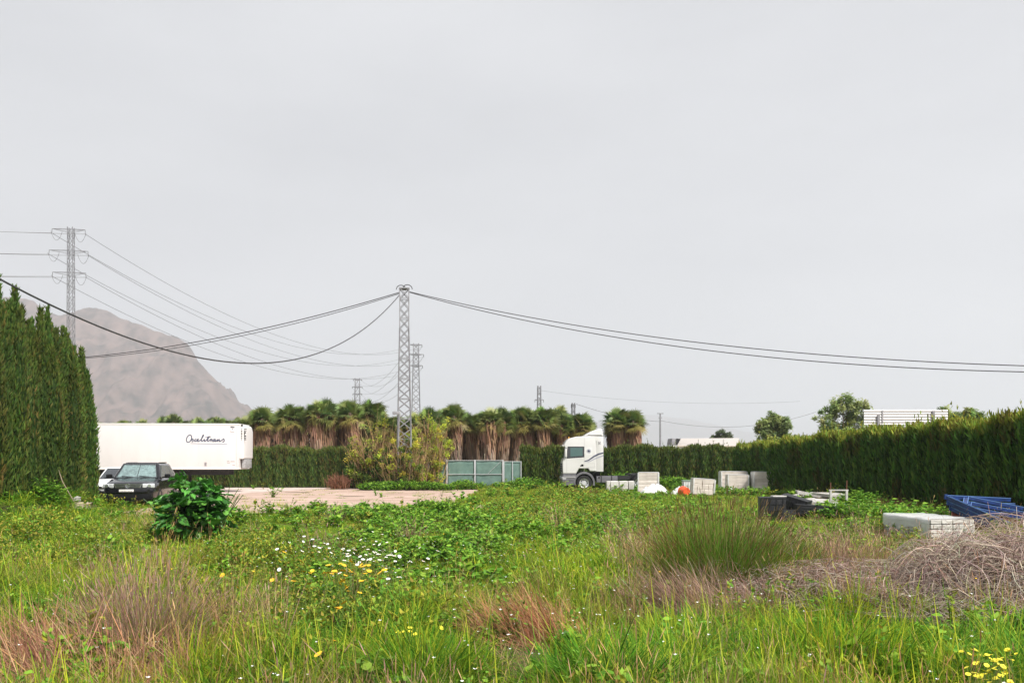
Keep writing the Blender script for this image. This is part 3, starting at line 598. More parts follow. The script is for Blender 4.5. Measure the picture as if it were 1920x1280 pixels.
a0 = at(749, 548, 55); tube_obj('power_cable', span(a0, at(20, 678, 66), 1.0), .032, wire, 'black cable from the lattice tower sloping gently down to the far left', 'cable', 'cables on the lattice tower')
tube_obj('power_cable', span(at(750, 550, 55.2), at(20, 676, 66.2), 1.2), .024, wire, 'thinner twin of the cable sloping gently down to the far left', 'cable', 'cables on the lattice tower')
tube_obj('power_cable', span(at(749, 553, 54.9), (-14.1, 22, 6.82), 3.4, 60, 0, 1.3), .030, wire, 'black cable sagging deeply from the lattice tower over the cypress row', 'cable', 'cables on the lattice tower')
tube_obj('power_cable', span(at(768, 547, 55), (25.6, 40, 6.5), .94, 60, 0, 1.25), .026, wire, 'upper of the two cables running from the lattice tower to the right edge', 'cable', 'cables on the lattice tower')
tube_obj('power_cable', span(at(768, 548, 54.8), (25.6, 39.8, 6.17), 1.15, 60, 0, 1.25), .026, wire, 'lower of the two cables running from the lattice tower to the right edge', 'cable', 'cables on the lattice tower')
words = ['top left', 'top right', 'middle left', 'middle right', 'bottom left', 'bottom right']
for i in range(6):
    tube_obj('line_wire', span(e2[i], e3[i], 5.4), .022, wire2, f'thin line wire between the two nearer pylons, {words[i]} arm', 'wire', 'wires of the overhead line')
    tube_obj('line_wire', span(e3[i], e4[i], 4.5), .03, wire2, f'thin line wire between the two farther pylons, {words[i]} arm', 'wire', 'wires of the overhead line')
    q_ = e2[i]; far = Vector((q_.x-38, q_.y-22, q_.z-1.6)); tube_obj('line_wire', span(q_, far, .9, 20), .02, wire2, f'thin line wire leaving the pylon behind the cypresses to the left, {words[i]} arm', 'wire', 'wires of the overhead line')
    x_ = e2[i]-T2.location; w_ = 1 if i % 2 else -1; tube_obj('jumper_wire', [(x_.x-w_*1.0*t, x_.y, x_.z-1.1*4*t*(1-t)*.75+.1) for t in np.linspace(0, 1, 10)], .018, wire2, None, None, parent=T2)
tube_obj('line_wire', span(at(1015, 732, 150), at(1500, 752, 150), 1.2), .018, wire2, 'faint wire running right from the far narrow lattice pole', 'wire', 'faint far wires')
tube_obj('line_wire', span(at(1080, 757, 120), at(1238, 790, 140), .5), .035, wire2, 'wire from the short lattice pole down to the utility pole', 'wire', 'faint far wires')
tube_obj('line_wire', span(at(1238, 788, 140), at(1530, 772, 150), 1.9), .035, wire2, 'wire sagging from the utility pole behind the round pepper tree', 'wire', 'faint far wires')

# ------------------------------------------------------------------ gate and mesh fences
net = mat('green_netting', srgb(118, 146, 136), .9, col2=srgb(100, 128, 120), vscale=2.5, bump=.25, bscale=5); galv = mat('pale_galvanised', (.5, .51, .52), .6, .2)
nt = net.node_tree; tp = nt.nodes.new('ShaderNodeBsdfTransparent'); ms = nt.nodes.new('ShaderNodeMixShader'); ms.inputs[0].default_value = .8; nt.links.new(tp.outputs[0], ms.inputs[1]); nt.links.new(nt.nodes['Principled BSDF'].outputs[0], ms.inputs[2]); nt.links.new(ms.outputs[0], nt.nodes['Material Output'].inputs['Surface'])      # open weave
def netting(name, x0, x1, z0, z1, parent, seed):
    nx, nz_ = 18, 8; g = Geo(); u, v = np.meshgrid(np.linspace(x0, x1, nx), np.linspace(z0, z1, nz_)); y = .012*np.sin(u*5+seed)+.01*np.sin(v*7+u*3)
    g.grid(np.stack([u, y, v], -1), (.2, .4, .3)); me = g.mesh(name, net, True); o = link(name, me, net, parent); md = o.modifiers.new('s', 'SOLIDIFY'); md.thickness = .004; return o
Yg = 56.2; kx = Yg/FPX; zg = -.25
gx0 = (838-960)*kx; gt = thing('double_gate', 'double metal gate covered in green netting below the palms', 'gate', (gx0, Yg, zg), 0)
W_ = 105*kx; Hg = EYE-(862-HROW)*kx-zg
for xx, w in ((0, .07), (W_/2, .11), (W_, .08)): obj('post', B((xx, 0, Hg/2, w, .09, Hg+.04), bevel=.008), galv, gt)
for a, b_ in ((0.06, W_/2-.07), (W_/2+.07, W_-.06)):
    for z in (.08, Hg*.5, Hg-.03): obj('rail', B(((a+b_)/2, 0, z, b_-a, .04, .04)), galv, gt)
    netting('netting', a, b_, .06, Hg-.04, gt, a).location = (0, .04, 0)
bm = bmesh.new(); bar(bm, (W_/2+.9, -.01, Hg*.52), (W_-.1, -.01, Hg*.97), .02); obj('brace', bm, galv, gt)
obj('latch', B((W_/2-.02, -.07, Hg*.5, .12, .05, .1), bevel=.01), galv, gt)
for (a, b_, lab) in ((806, 836, 'short green netting fence on the left of the gate'), (945, 977, 'short green netting fence on the right of the gate')):
    f = thing('netting_fence', lab, 'fence', ((a-960)*kx, Yg+.1, zg), 0, 'netting fences beside the gate'); w = (b_-a)*kx
    for xx in (0, w*.5, w): obj('post', B((xx, 0, Hg*.48, .06, .06, Hg*.96)), galv, f)
    netting('netting', 0, w, .02, Hg*.94, f, b_).location = (0, .05, 0)
    obj('rail', B((w/2, -.01, Hg*.95, w, .03, .03)), galv, f)

# ------------------------------------------------------------------ refrigerated trailer
white_p = mat('trailer_white', (.71, .685, .67), .5, var=.09, vscale=.9, detail=7, stretch=(1, 1, .25)); dark = mat('dark_underframe', (.02, .02, .022), .7, var=.3); greyp = mat('grey_plastic', (.09, .09, .095), .6, var=.2)
rubber = mat('tyre_rubber', (.018, .018, .018), .9, var=.3, vscale=20); alu = mat('aluminium', (.68, .69, .70), .45, .35); ink = mat('blue_grey_ink', srgb(84, 90, 112), .5); ink2 = mat('grey_ink', srgb(110, 110, 116), .5)
def wheel(parent, loc, R, w, m_rim=alu, holes=8, out=1):
    """axle along x; out = side the face looks to"""
    t = thing('wheel', None, None, loc); t.parent = parent; del_ = t
    prof = [(-w*.5, R*.62), (-w*.5, R*.9), (-w*.36, R), (w*.36, R), (w*.5, R*.9), (w*.5, R*.62)]
    obj('tyre', lathe(prof, 28, closed=True), rubber, t)
    bm = lathe([(out*(-w*.3), R*.61), (out*w*.44, R*.63), (out*w*.40, R*.57), (out*w*.15, R*.5), (out*w*.12, R*.3), (out*w*.34, R*.26), (out*w*.36, .02)], 28); obj('rim', bm, m_rim, t)
    bm = bmesh.new()
    for i in range(holes):
        a = 2*PI*i/holes; cyl(bm, (out*w*.13, R*.40*math.cos(a), R*.40*math.sin(a)), (out*w*.17, R*.40*math.cos(a), R*.40*math.sin(a)), R*.07, R*.07, 8)
    obj('hand_hole', bm, dark, t); return t
Yt = 48.5; kt = Yt/FPX; tx = lambda p: (p-960)*kt; tz = lambda r_: EYE-(r_-HROW)*kt
z0t = ghf(-22, 49); xr = tx(447); xl = xr-13.55
tr = thing('semi_trailer', 'long white refrigerated semi trailer parked behind the cars', 'trailer', (0, 0, 0))
zt0, zt1 = tz(879.5), tz(794)
obj('box', B(((xl+xr)/2, Yt+1.27, (zt0+zt1)/2, 13.55, 2.54, zt1-zt0), bevel=.03), white_p, tr)
for zz, h in ((zt1-.035, .09), (zt0+.055, .12)): obj('edge_trim', B(((xl+xr)/2, Yt+1.27, zz, 13.58, 2.572, h), bevel=.015), mat('trim_white', (.72, .70, .67), .4), tr)
obj('corner_post', B((xr-.07, Yt+1.27, (zt0+zt1)/2, .16, 2.568, zt1-zt0-.24), bevel=.03), white_p, tr)
for xx in np.arange(xl+2.2, xr-1, 2.25): obj('panel_joint', B((xx, Yt-.001, (zt0+zt1)/2, .015, .006, zt1-zt0-.25)), mat('joint', (.60, .575, .56), .6), tr)
fz0, fz1 = tz(860), tz(796.5); fw = .28
pts = [(xr+.004, fz0+.05), (xr+.05, fz0), (xr+fw-.06, fz0), (xr+fw, fz0+.06), (xr+fw+.01, fz1-.35), (xr+fw-.06, fz1-.08), (xr+fw-.16, fz1), (xr+.004, fz1)]
fr_ = obj('cooling_unit', extrude(pts, Yt+.22, Yt+2.32, .03, axis='y'), white_p, tr)
for (a, b_, c_, d_) in [(1480, 1540, 232, 250), (1480, 1536, 272, 292), (1480, 1525, 310, 345), (1480, 1500, 352, 376), (1480, 1530, 392, 420), (1480, 1530, 436, 462), (1485, 1530, 480, 505), (1405, 1440, 240, 250), (1405, 1440, 278, 296), (1405, 1440, 318, 336), (1405, 1440, 355, 374), (1405, 1440, 398, 414), (1405, 1440, 440, 458), (1410, 1435, 485, 500), (1408, 1452, 130, 175)]:
    p0, p1 = 340+a/12.8, 340+b_/12.8; r0_, r1_ = 785+c_/12.8, 785+d_/12.8
    obj('grille_bar', B(((tx(p0)+tx(p1))/2, Yt+.216, (tz(r0_)+tz(r1_))/2, tx(p1)-tx(p0), .02, tz(r0_)-tz(r1_))), dark, fr_, False)
obj('compressor_bracket', B((tx(453), Yt+1.2, tz(869), .22, 1.5, .55), bevel=.02), mat('bracket_grey', (.4, .4, .4), .6, var=.4), tr)
for yy in (.7, 1.85): obj('chassis_rail', B(((xl+xr)/2-.3, Yt+yy, zt0-.18, 12.6, .12, .34)), dark, tr)
for xx in np.arange(xl+.6, xr-.6, 1.4): obj('cross_member', B((xx, Yt+1.27, zt0-.06, .08, 2.3, .1)), dark, tr)
for yy in (.35, 2.2):
    lg = obj('landing_leg', B((tx(337), Yt+yy, (zt0+z0t+.1)/2, .14, .14, zt0-z0t-.1)), dark, tr); obj('foot', B((tx(337), Yt+yy, z0t+.05, .3, .3, .09), bevel=.02), dark, lg)
obj('leg_brace', B((tx(333), Yt+.9, zt0-.45, .06, .5, .7, rot('Y', 25)), (tx(330), Yt+.45, zt0-.5, .30, .06, .62)), greyp, tr)
for j in range(3):
    for yy, out in ((.25, 1), (2.28, -1)):
        w = wheel(tr, (xl+2.1+j*1.31, Yt+yy, z0t+.5), .5, .38, alu, 8, out); w.rotation_euler = (0, 0, -PI/2)
    obj('mudguard', lathe([(.05, .56), (.42, .56), (.42, .54), (.05, .54)], 20, 'y', True), dark, tr).location = (xl+2.1+j*1.31, Yt, z0t+.5)
obj('rear_bumper', B((xl+.1, Yt+1.27, z0t+.5, .12, 2.4, .14)), dark, tr)
# script lettering on the side: strokes drawn as flat vinyl bands
STR = [[(215-58*math.sin(a)+22*math.cos(a), 475-88*math.cos(a)) for a in np.linspace(-.15, 2*PI-.1, 22)],
       [(262, 520), (285, 500), (306, 474), (312, 505), (312, 530), (298, 552), (278, 540)],
       [(388, 492), (368, 484), (345, 508), (342, 535), (360, 545), (390, 522)],
       [(390, 522), (425, 508), (438, 486), (415, 484), (402, 515), (412, 544), (440, 540), (462, 520)],
       [(462, 528), (500, 492), (545, 420), (558, 385), (542, 384), (522, 430), (500, 500), (508, 545), (545, 522)],
       [(545, 522), (582, 482), (572, 525), (580, 545), (610, 525)], [(592, 440), (600, 432)],
       [(610, 525), (650, 470), (692, 402), (662, 475), (645, 525), (655, 546), (690, 520)], [(618, 446), (665, 438), (722, 428)],
       [(690, 520), (728, 478), (738, 488), (722, 548)], [(722, 530), (745, 498), (765, 492)],
       [(835, 492), (805, 482), (770, 515), (762, 540), (780, 548), (812, 520), (835, 490), (818, 535), (828, 548), (856, 528)],
       [(856, 528), (886, 484), (876, 548)], [(876, 545), (905, 500), (928, 484), (920, 535), (930, 547), (965, 522)],
       [(965, 522), (1000, 500), (1026, 470), (1036, 505), (1038, 530), (1018, 556), (992, 545)]]
def strokes(sets, wd, m, name, parent, ox=340, oy=785, sc=12.8, yoff=.0045):
    g = Geo()
    for s_ in sets:
        p = np.array(s_, float)
        if len(p) > 2:
            t = np.linspace(0, 1, len(p)); tt = np.linspace(0, 1, len(p)*4); p2 = np.stack([np.interp(tt, t, p[:, 0]), np.interp(tt, t, p[:, 1])], 1)
            for _ in range(3): p2[1:-1] = (p2[:-2]+2*p2[1:-1]+p2[2:])/4
            p = p2
        P = np.stack([tx(ox+p[:, 0]/sc), np.full(len(p), Yt-yoff), tz(oy+p[:, 1]/sc)], -1); T = unit(np.gradient(P, axis=0)); sd_ = np.stack([-T[:, 2], 0*T[:, 0], T[:, 0]], -1)
        g.ribbon(P[None], np.full((1, len(p)), wd/2), sd_[None], np.array([[.1, .1, .1]]))
    return link(name, g.mesh(name, m), m, parent)
strokes(STR, .062, ink, 'lettering', tr); strokes([[(250, 590), (480, 597), (700, 599), (1110, 606)]], .035, mat('pale_blue_ink', srgb(140, 146, 166), .5), 'underline', tr)
strokes([[(x, y), (x+14, y+3)] for x, y in [(95, 350), (190, 325), (265, 350), (325, 385), (55, 405), (25, 465), (55, 540), (95, 590), (180, 612)]], .03, mat('faint_ink', srgb(190, 186, 190), .5), 'star_mark', tr)
strokes([STR[0]], .045, ink, 'lettering', tr, ox=174.5, oy=805.3, sc=23)
strokes([[(1182, 205), (1278, 205)], [(1188, 190), (1200, 176)], [(1212, 190), (1225, 176)], [(1238, 178), (1238, 192)], [(1262, 190), (1272, 180)], [(1225, 240), (1240, 255)]], .06, ink2, 'crest_mark', tr)
strokes([[(1180, 318), (1275, 320)], [(1100, 1010), (1160, 1010)], [(1185, 1020), (1285, 1022)], [(1228, 1110), (1290, 1110)], [(1100, 1050), (1175, 1052)], [(1180, 285), (1200, 285)]], .05, mat('stencil_grey', srgb(176, 168, 166), .6), 'stencil_line', tr)
obj('hazard_plate', B((tx(386.8), Yt-.006, tz(869.7), .15, .008, .23)), mat('plate_grey', srgb(176, 170, 168), .5), tr, False); strokes([[(585, 1050), (620, 1060)], [(578, 1080), (618, 1090)], [(585, 1112), (612, 1112)]], .04, ink2, 'plate_mark', tr, yoff=.012)

tr.location = (xr, Yt, 0); tr.rotation_euler = (0, 0, math.radians(4))
for c_ in tr.children: c_.location = c_.location-Vector((xr, Yt, 0))

# ------------------------------------------------------------------ cars
glass_d = mat('car_glass', (.03, .035, .04), .08, spec=.9, coat=.5); glass_s = mat('side_glass_dusty', (.22, .23, .24), .15, spec=.8, coat=.5); chrome = mat('chrome', (.75, .76, .78), .2, .9); lens = mat('headlight_lens', (.62, .64, .66), .12, .2, spec=.8, coat=.6); black_pl = mat('black_plastic', (.008, .008, .009), .65, spec=.15); platem = mat('number_plate', (.75, .73, .70), .4)
sheet = mat('silver_sunshade', (.62, .66, .67), .4, .35, var=.5, vscale=9, bump=.6, bscale=14)
wind = bpy.data.materials.new('windscreen'); wind.use_nodes = True; nt = wind.node_tree; b = nt.nodes['Principled BSDF']; b.inputs['Base Color'].default_value = (.8, .9, .9, 1); b.inputs['Roughness'].default_value = .05
tp = nt.nodes.new('ShaderNodeBsdfTransparent'); tp.inputs[0].default_value = (.86, .93, .92, 1); ms = nt.nodes.new('ShaderNodeMixShader'); gl = nt.nodes.new('ShaderNodeBsdfGlossy'); gl.inputs['Roughness'].default_value = .03
fz = nt.nodes.new('ShaderNodeFresnel'); fz.inputs[0].default_value = 1.5; ms.inputs[0].default_value = .13; nt.links.new(tp.outputs[0], ms.inputs[1]); nt.links.new(gl.outputs[0], ms.inputs[2]); nt.links.new(ms.outputs[0], nt.nodes['Material Output'].inputs['Surface'])
def car(name, label, paint, trim, loc, rz, L, W, H, belt, hood, R, wheelbase, fov, cowl, roof0, roof1, shade=True, grille=True, group=None):
    """front towards -y; fov = front overhang"""
    o = thing(name, label, 'car', loc, rz, group); h = W/2; f = -L/2
    st = [(0, .70, .46, hood-.24), (.03, .82, .36, hood-.15), (.12, .91, .29, hood-.07), (.32, .965, .27, hood-.02), (.7, .99, .26, hood+.02), (cowl-.1, 1., .26, belt), (cowl+.5, 1, .26, belt+.02), (L*.55, 1, .26, belt+.03), (L-.55, .985, .28, belt+.03), (L-.2, .94, .31, belt+.01), (L-.05, .88, .36, belt-.10), (L, .80, .46, belt-.22)]
    rings = []
    for y, wm, zb, zs in st:
        w = h*wm; m_ = (zb+zs)/2
        half = [(w*.90, zb), (w*.985, zb+.10), (w, m_-.05), (w*.995, m_+.10), (w*.965, zs-.10), (w*.90, zs-.02), (w*.72, zs+.015), (w*.35, zs+.03)]
        rings.append([(x, f+y, z) for x, z in half]+[(-x, f+y, z) for x, z in half[::-1]])
    bm = loft(rings); body = obj('body', bm, paint, o, ang=.7)
    yf, yr = f+fov, f+fov+wheelbase; cut = []
    for y in (yf, yr):
        for s_ in (-1, 1):
            cb = bmesh.new(); cyl(cb, (s_*(h-.30), y, R+.02), (s_*(h+.2), y, R+.02), R+.075, R+.075, 28); cut.append(obj('cutter', cb, black_pl))
    boolean(body, cut)
    # cabin
    zb = belt-.02; xb, xt = h*.93, h*.70; yb0, yb1 = f+cowl, f+L-.14; yt0, yt1 = f+roof0, f+roof1; zr = H-.03
    c = dict(a=(-xb, yb0, zb), b=(xb, yb0, zb), c=(xb, yb1, zb), d=(-xb, yb1, zb), e=(-xt, yt0, zr), f=(xt, yt0, zr), g=(xt, yt1, zr-.03), h=(-xt, yt1, zr-.03))
    bm = bmesh.new(); V = {k: bm.verts.new(v) for k, v in c.items()}
    for q in ('abfe', 'bcgf', 'cdhg', 'daeh', 'efgh', 'dcba'): bm.faces.new([V[k] for k in q])
    bmesh.ops.bevel(bm, geom=list(bm.edges), offset=.11, segments=4, affect='EDGES', profile=.6)
    cab = obj('cabin', bm, paint, o, ang=.7); obj('roof_skin', B((0, (yt0+yt1)/2, zr-.005, xt*1.75, (yt1-yt0)*.9, .05), bevel=.024, seg=3), paint, cab)
    if shade:
        for u0, u1 in ((.09, .50), (.52, .91)): obj('sunshade', patch(c['a'], c['b'], c['f'], c['e'], u0, u1, .13, .86, .0075, .004), sheet, cab)
    obj('windscreen', patch(c['a'], c['b'], c['f'], c['e'], (.055, .075), (.945, .925), .07, .92, .014, .004), wind if shade else glass_d, cab)
    if shade: obj('windscreen_surround', patch(c['a'], c['b'], c['f'], c['e'], (.04, .06), (.96, .94), .05, .94, .003, .003), black_pl, cab)
    obj('rear_window', patch(c['c'], c['d'], c['h'], c['g'], .1, .9, .2, .9, .006), glass_d, cab)
    for q, fl in (('bcgf', 0), ('daeh', 1)):
        p = [c[k] for k in q]
        for u in (((.06, .22), (.335, .335)), ((.365, .365), (.66, .67)), ((.70, .71), (.90, .86))):
            a_, b_ = u
            if not fl: obj('side_window', patch(p[0], p[1], p[2], p[3], a_, b_, .10, .84, .006), glass_s if shade else glass_d, cab)
            else:
                P2 = [c['d'], c['a'], c['e'], c['h']]; obj('side_window', patch(P2[0], P2[1], P2[2], P2[3], tuple(1-x for x in b_), tuple(1-x for x in a_), .10, .84, .006), glass_s if shade else glass_d, cab)
    for s_ in (-1, 1):
        mb = obj('mirror', B((s_*(h+.12), f+cowl+.42, belt+.09, .22, .13, .17), bevel=.05, seg=3), trim, o); obj('mirror_stalk', B((s_*(h-.02), f+cowl+.45, belt+.04, .16, .07, .05), bevel=.015), black_pl, mb)
        hl = obj('headlight', B((s_*h*.715, f+.155, hood-.145, .44, .24, .17, rot('Z', s_*17)), bevel=.045, seg=3), lens, o)
        b3 = bmesh.new(); cyl(b3, (s_*h*.78, f+.01, hood-.145), (s_*h*.78, f+.035, hood-.145), .06, .06, 14); obj('lamp_ring', b3, chrome, hl)
        for y in (yf, yr): wheel(o, (s_*(h-.125), y, R), R, .25, alu, 5, s_)
        for y, l_ in ((f+L*.455, .2), (f+L*.66, .2)): obj('door_handle', B((s_*(h-.005), y, belt-.13, .03, l_, .03), bevel=.01), trim, o)
        for y in (f+cowl+.18, f+L*.49, f+L*.705): obj('door_seam', B((s_*(h-.006), y, (belt+.36)/2+.0, .012, .012, belt-.52)), black_pl, o)
        obj('sill', B((s_*(h-.05), (yf+yr)/2, .30, .12, wheelbase-2*R-.2, .09), bevel=.03), black_pl, o)
        obj('fog_lamp', B((s_*h*.68, f+.07, .47, .20, .08, .09), bevel=.03), lens if not grille else greyp, o)
        tl = obj('tail_light', B((s_*h*.72, f+L-.04, belt-.16, .2, .1, .16), bevel=.03), mat('tail_red', (.3, .02, .02), .2), o)
    if grille:
        gr = obj('grille', extrude([(-.42, hood-.225), (.42, hood-.225), (.50, hood-.065), (-.50, hood-.065)], f-.008, f+.12, .01, axis='y'), black_pl, o)
        for k in range(4): obj('grille_bar', B((0, f-.012, hood-.205+k*.042, .86+.045*k, .02, .014)), chrome, gr)
        for s_ in (-1, 1): obj('grille_bar', B((s_*.46, f-.010, hood-.145, .018, .02, .165, rot('Y', s_*26))), chrome, gr)
        em = lathe([(-.016, .070), (-.02, .080), (.01, .084), (.01, .066)], 24, 'y', True); e_ = obj('emblem', em, chrome, gr); e_.location = (0, f-.02, hood-.14)
        bm = bmesh.new()
        for a_, b_ in (((-.045, .05), (-.005, -.0)), ((.045, .05), (.005, 0)), ((-.06, .02), (-.03, -.055)), ((-.03, -.055), (0, -.005)), ((0, -.005), (.03, -.055)), ((.03, -.055), (.06, .02))): bar(bm, (a_[0], f-.03, hood-.14+a_[1]), (b_[0], f-.03, hood-.14+b_[1]), .014)
        obj('emblem_letters', bm, chrome, gr, False)
    else: obj('grille', B((0, f+.0, hood-.2, .9, .06, .07), bevel=.02), black_pl, o)
    obj('lower_bumper', extrude([(-h*.86, .31), (h*.86, .31), (h*.90, .40), (h*.84, .53), (.42, .53), (.35, .48), (-.35, .48), (-.42, .53), (-h*.84, .53), (-h*.90, .40)], f-.012, f+.22, .015, axis='y'), black_pl, o)
    obj('bumper_strip', B((0, f+.0, .60, W*.74, .08, .03), bevel=.012), trim, o)
    obj('skid_plate', B((0, f+.25, .27, W*.6, .4, .05), bevel=.015), greyp, o)
    pl = obj('number_plate', B((-.05, f-.026, .645, .52, .012, .115), bevel=.004), platem, o)
    bm = bmesh.new()
    for k in range(7): bmesh.ops.create_cube(bm, size=1, matrix=Matrix.Translation((-.23+k*.055+(.03 if k > 3 else 0), f-.0335, .645)) @ Matrix.Diagonal((.026, .003, .05, 1)))
    obj('plate_characters', bm, mat('plate_ink', (.42, .40, .40), .5), pl, False)
    for s_ in (-.3, .35): obj('wiper', B((s_, yb0+.10, zb+.10, .5, .02, .02, rot('Y', 6))), black_pl, o)
    if grille:
        for s_ in (-1, 1): obj('roof_rail', B((s_*(xt-.09), (yt0+yt1)/2+.15, zr+.018, .03, (yt1-yt0)*.7, .02), bevel=.008), black_pl, o)
    return o
suv_black = mat('black_car_paint', (.008, .008, .011), .2, spec=.4, coat=.5); car_white = mat('white_car_paint', (.78, .78, .78), .3, coat=.6)
car('suv_car', 'black SUV with silver sunshade behind its windscreen, parked in front of the white trailer', suv_black, black_pl, (-15.1, 32.75, ghf(-15, 33)), math.radians(12), 4.75, 1.93, 1.72, 1.08, .98, .365, 2.86, .92, 1.22, 2.0, 4.05)
car('hatchback_car', 'white car half hidden between the cypress row and the black SUV', car_white, black_pl, (-18.3, 37.6, ghf(-18, 37.6)), math.radians(12), 4.3, 1.80, 1.52, .95, .84, .32, 2.6, .85, 1.05, 1.85, 3.5, shade=False, grille=False)

# ------------------------------------------------------------------ the tractor unit (cab to the left)
truck_w = mat('truck_white', (.72, .71, .69), .3, coat=.5, var=.04, vscale=1.5); tgrey = mat('bumper_grey', (.16, .155, .17), .55, var=.2, vscale=3); navy = mat('stripe_navy', srgb(72, 76, 98), .4); palest = mat('stripe_grey', srgb(170, 170, 182), .4)
Yk = 52.2; xk = (1055-960)/FPX*Yk; zk = ghf(xk+2, Yk+1)
tk = thing('truck_tractor', 'white tractor unit with high roof and wind deflector, facing left', 'truck', (xk, Yk, zk)); tk.scale = (.97, .97, .97)
WT = 2.46      # local: x rearwards from the bumper, y across (near side at 0), z up
cabp = [(.02, 1.16), (0, 1.5), (.0, 1.93), (.08, 2.17), (.16, 2.95), (.10, 3.02), (.13, 3.16), (.25, 3.36), (.42, 3.52), (.91, 3.64), (1.45, 3.67), (2.1, 3.67), (2.24, 3.6), (2.26, 1.32), (1.85, 1.32), (1.72, 1.50), (1.10, 1.50), (.90, 1.16)]
cab = obj('cab', extrude(cabp, 0, WT, .07, 3, axis='y'), truck_w, tk, ang=.5)
defl = obj('wind_deflector', extrude([(1.42, 3.675), (1.60, 3.80), (1.85, 3.96), (2.2, 4.10), (2.52, 4.19), (2.62, 4.16), (2.70, 3.98), (2.73, 3.74), (2.73, 3.675)], .12, WT-.12, .09, 4, axis='y'), truck_w, tk, ang=.5)
obj('rear_panel', B((2.25, WT/2, 3.3, .05, WT-.5, .6)), truck_w, tk)
for s_, y in ((0, .01), (1, WT-.05)): obj('side_fairing', extrude([(2.275, 1.30), (2.74, 1.30), (2.74, 3.66), (1.9, 3.66), (2.275, 3.3)], y-.006, y+.045, .008, axis='y'), truck_w, tk)
obj('sun_visor', B((.10, WT/2, 3.02, .26, WT-.1, .07, rot('Y', 14)), bevel=.03), truck_w, cab)
win = obj('side_window', extrude([(.30, 2.22), (1.42, 2.30), (1.43, 2.94), (.36, 2.94)], -.006, .006, axis='y'), glass_d, cab); obj('window_frame', extrude([(.25, 2.17), (1.46, 2.26), (1.47, 2.98), (.33, 2.98)], -.003, .003, axis='y'), black_pl, win)
tint_g = mat('green_glass', (.06, .13, .12), .08, spec=.9, coat=.5); obj('window_pane', extrude([(.52, 2.30), (1.34, 2.36), (1.34, 2.90), (.52, 2.90)], -.009, -.006, axis='y'), tint_g, win)
obj('windscreen', extrude([(.075, 2.19), (.155, 2.92), (.145, 2.92), (.065, 2.19)], .12, WT-.12, axis='y'), glass_d, cab); obj('corner_window', extrude([(.10, 2.2), (.22, 2.2), (.26, 2.93), (.18, 2.93)], -.004, .004, axis='y'), mat('quarter_glass', (.32, .36, .36), .15), cab)
obj('grille', B((-.012, WT/2, 1.55, .03, WT-.5, .62), bevel=.01), tgrey, cab)
for z in (1.35, 1.5, 1.65, 1.8): obj('grille_bar', B((-.035, WT/2, z, .02, WT-.55, .05)), black_pl, cab)
for x in (.27, 1.45): obj('door_seam', B((x, -.003, 1.72, .012, .008, 1.0)), mat('seam_grey', (.45, .44, .43), .6), cab)
obj('panel_seam', B((1.46, -.003, 3.0, .012, .008, 1.1)), MATS['seam_grey'], cab); obj('panel_seam', extrude([(1.62, 1.58), (2.15, 1.58), (2.15, 1.85), (1.62, 1.85), (1.62, 1.84), (2.14, 1.84), (2.14, 1.59), (1.62, 1.59)], -.004, 0, axis='y'), MATS['seam_grey'], cab)
obj('door_handle', extrude([(1.16, 1.65), (1.40, 1.65), (1.40, 1.78), (1.28, 1.79)], -.012, .004, axis='y'), black_pl, cab)
obj('panel_square', extrude([(1.58, 2.42), (1.98, 2.42), (1.98, 2.93), (1.58, 2.93)], -.003, .003, axis='y'), mat('panel_white', (.75, .75, .74), .3), cab)
bm = bmesh.new(); cyl(bm, (1.76, -.0045, 2.67), (1.76, -.001, 2.67), .155, .155, 24); em = obj('emblem', bm, mat('emblem_pale', srgb(196, 196, 202), .5), cab)
bm = bmesh.new()
for i in range(9):
    a = 2*PI*i/9; bar(bm, (1.76+.08*math.cos(a), -.006, 2.67+.08*math.sin(a)), (1.76+.15*math.cos(a), -.006, 2.67+.15*math.sin(a)), .035, .004)
cyl(bm, (1.76, -.008, 2.67), (1.76, -.004, 2.67), .075, .06, 12); obj('emblem_figure', bm, navy, em, False)
bm = bmesh.new()
for (x, z, w, h) in [(2.42, 3.28, .06, .05), (2.52, 3.28, .06, .05), (2.47, 3.21, .14, .04), (2.43, 3.14, .05, .05), (2.52, 3.14, .07, .03)]: bmesh.ops.create_cube(bm, size=1, matrix=Matrix.Translation((x, .0, z)) @ Matrix.Diagonal((w, .012, h, 1)))
obj('letters', bm, mat('letters_grey', srgb(120, 118, 122), .5), tk, False)
st1 = [(1.47, 1.96), (1.75, 2.02), (2.15, 2.28), (2.45, 2.43), (2.73, 2.51), (2.73, 2.60), (2.4, 2.52), (2.1, 2.37), (1.72, 2.09), (1.47, 2.02)]; obj('stripe', extrude(st1, -.0075, -.0055, axis='y'), navy, tk)
st2 = [(1.5, 1.93), (1.8, 1.95), (2.2, 2.14), (2.73, 2.33), (2.73, 2.42), (2.2, 2.22), (1.8, 2.0)]; obj('stripe', extrude(st2, -.0075, -.0055, axis='y'), palest, tk)
obj('bumper', extrude([(.03, .34), (.9, .38), (.86, .55), (.90, 1.02), (.92, 1.13), (.02, 1.13), (-.02, .9), (-.01, .5)], -.02, WT+.02, .05, 3, axis='y'), tgrey, tk, ang=.5)
for y in (.22, WT-.22): obj('headlight', B((-.01, y, .86, .12, .38, .2), bevel=.04), lens, tk)
obj('headlight_side', extrude([(.0, .78), (.22, .78), (.26, .92), (.0, .95)], -.03, -.015, axis='y'), mat('lamp_side', (.55, .54, .56), .3), tk)
obj('step', B((.6, -.0, .70, .42, .06, .06), bevel=.01), greyp, tk); obj('step', B((.6, -.0, .46, .36, .06, .05), bevel=.01), greyp, tk)
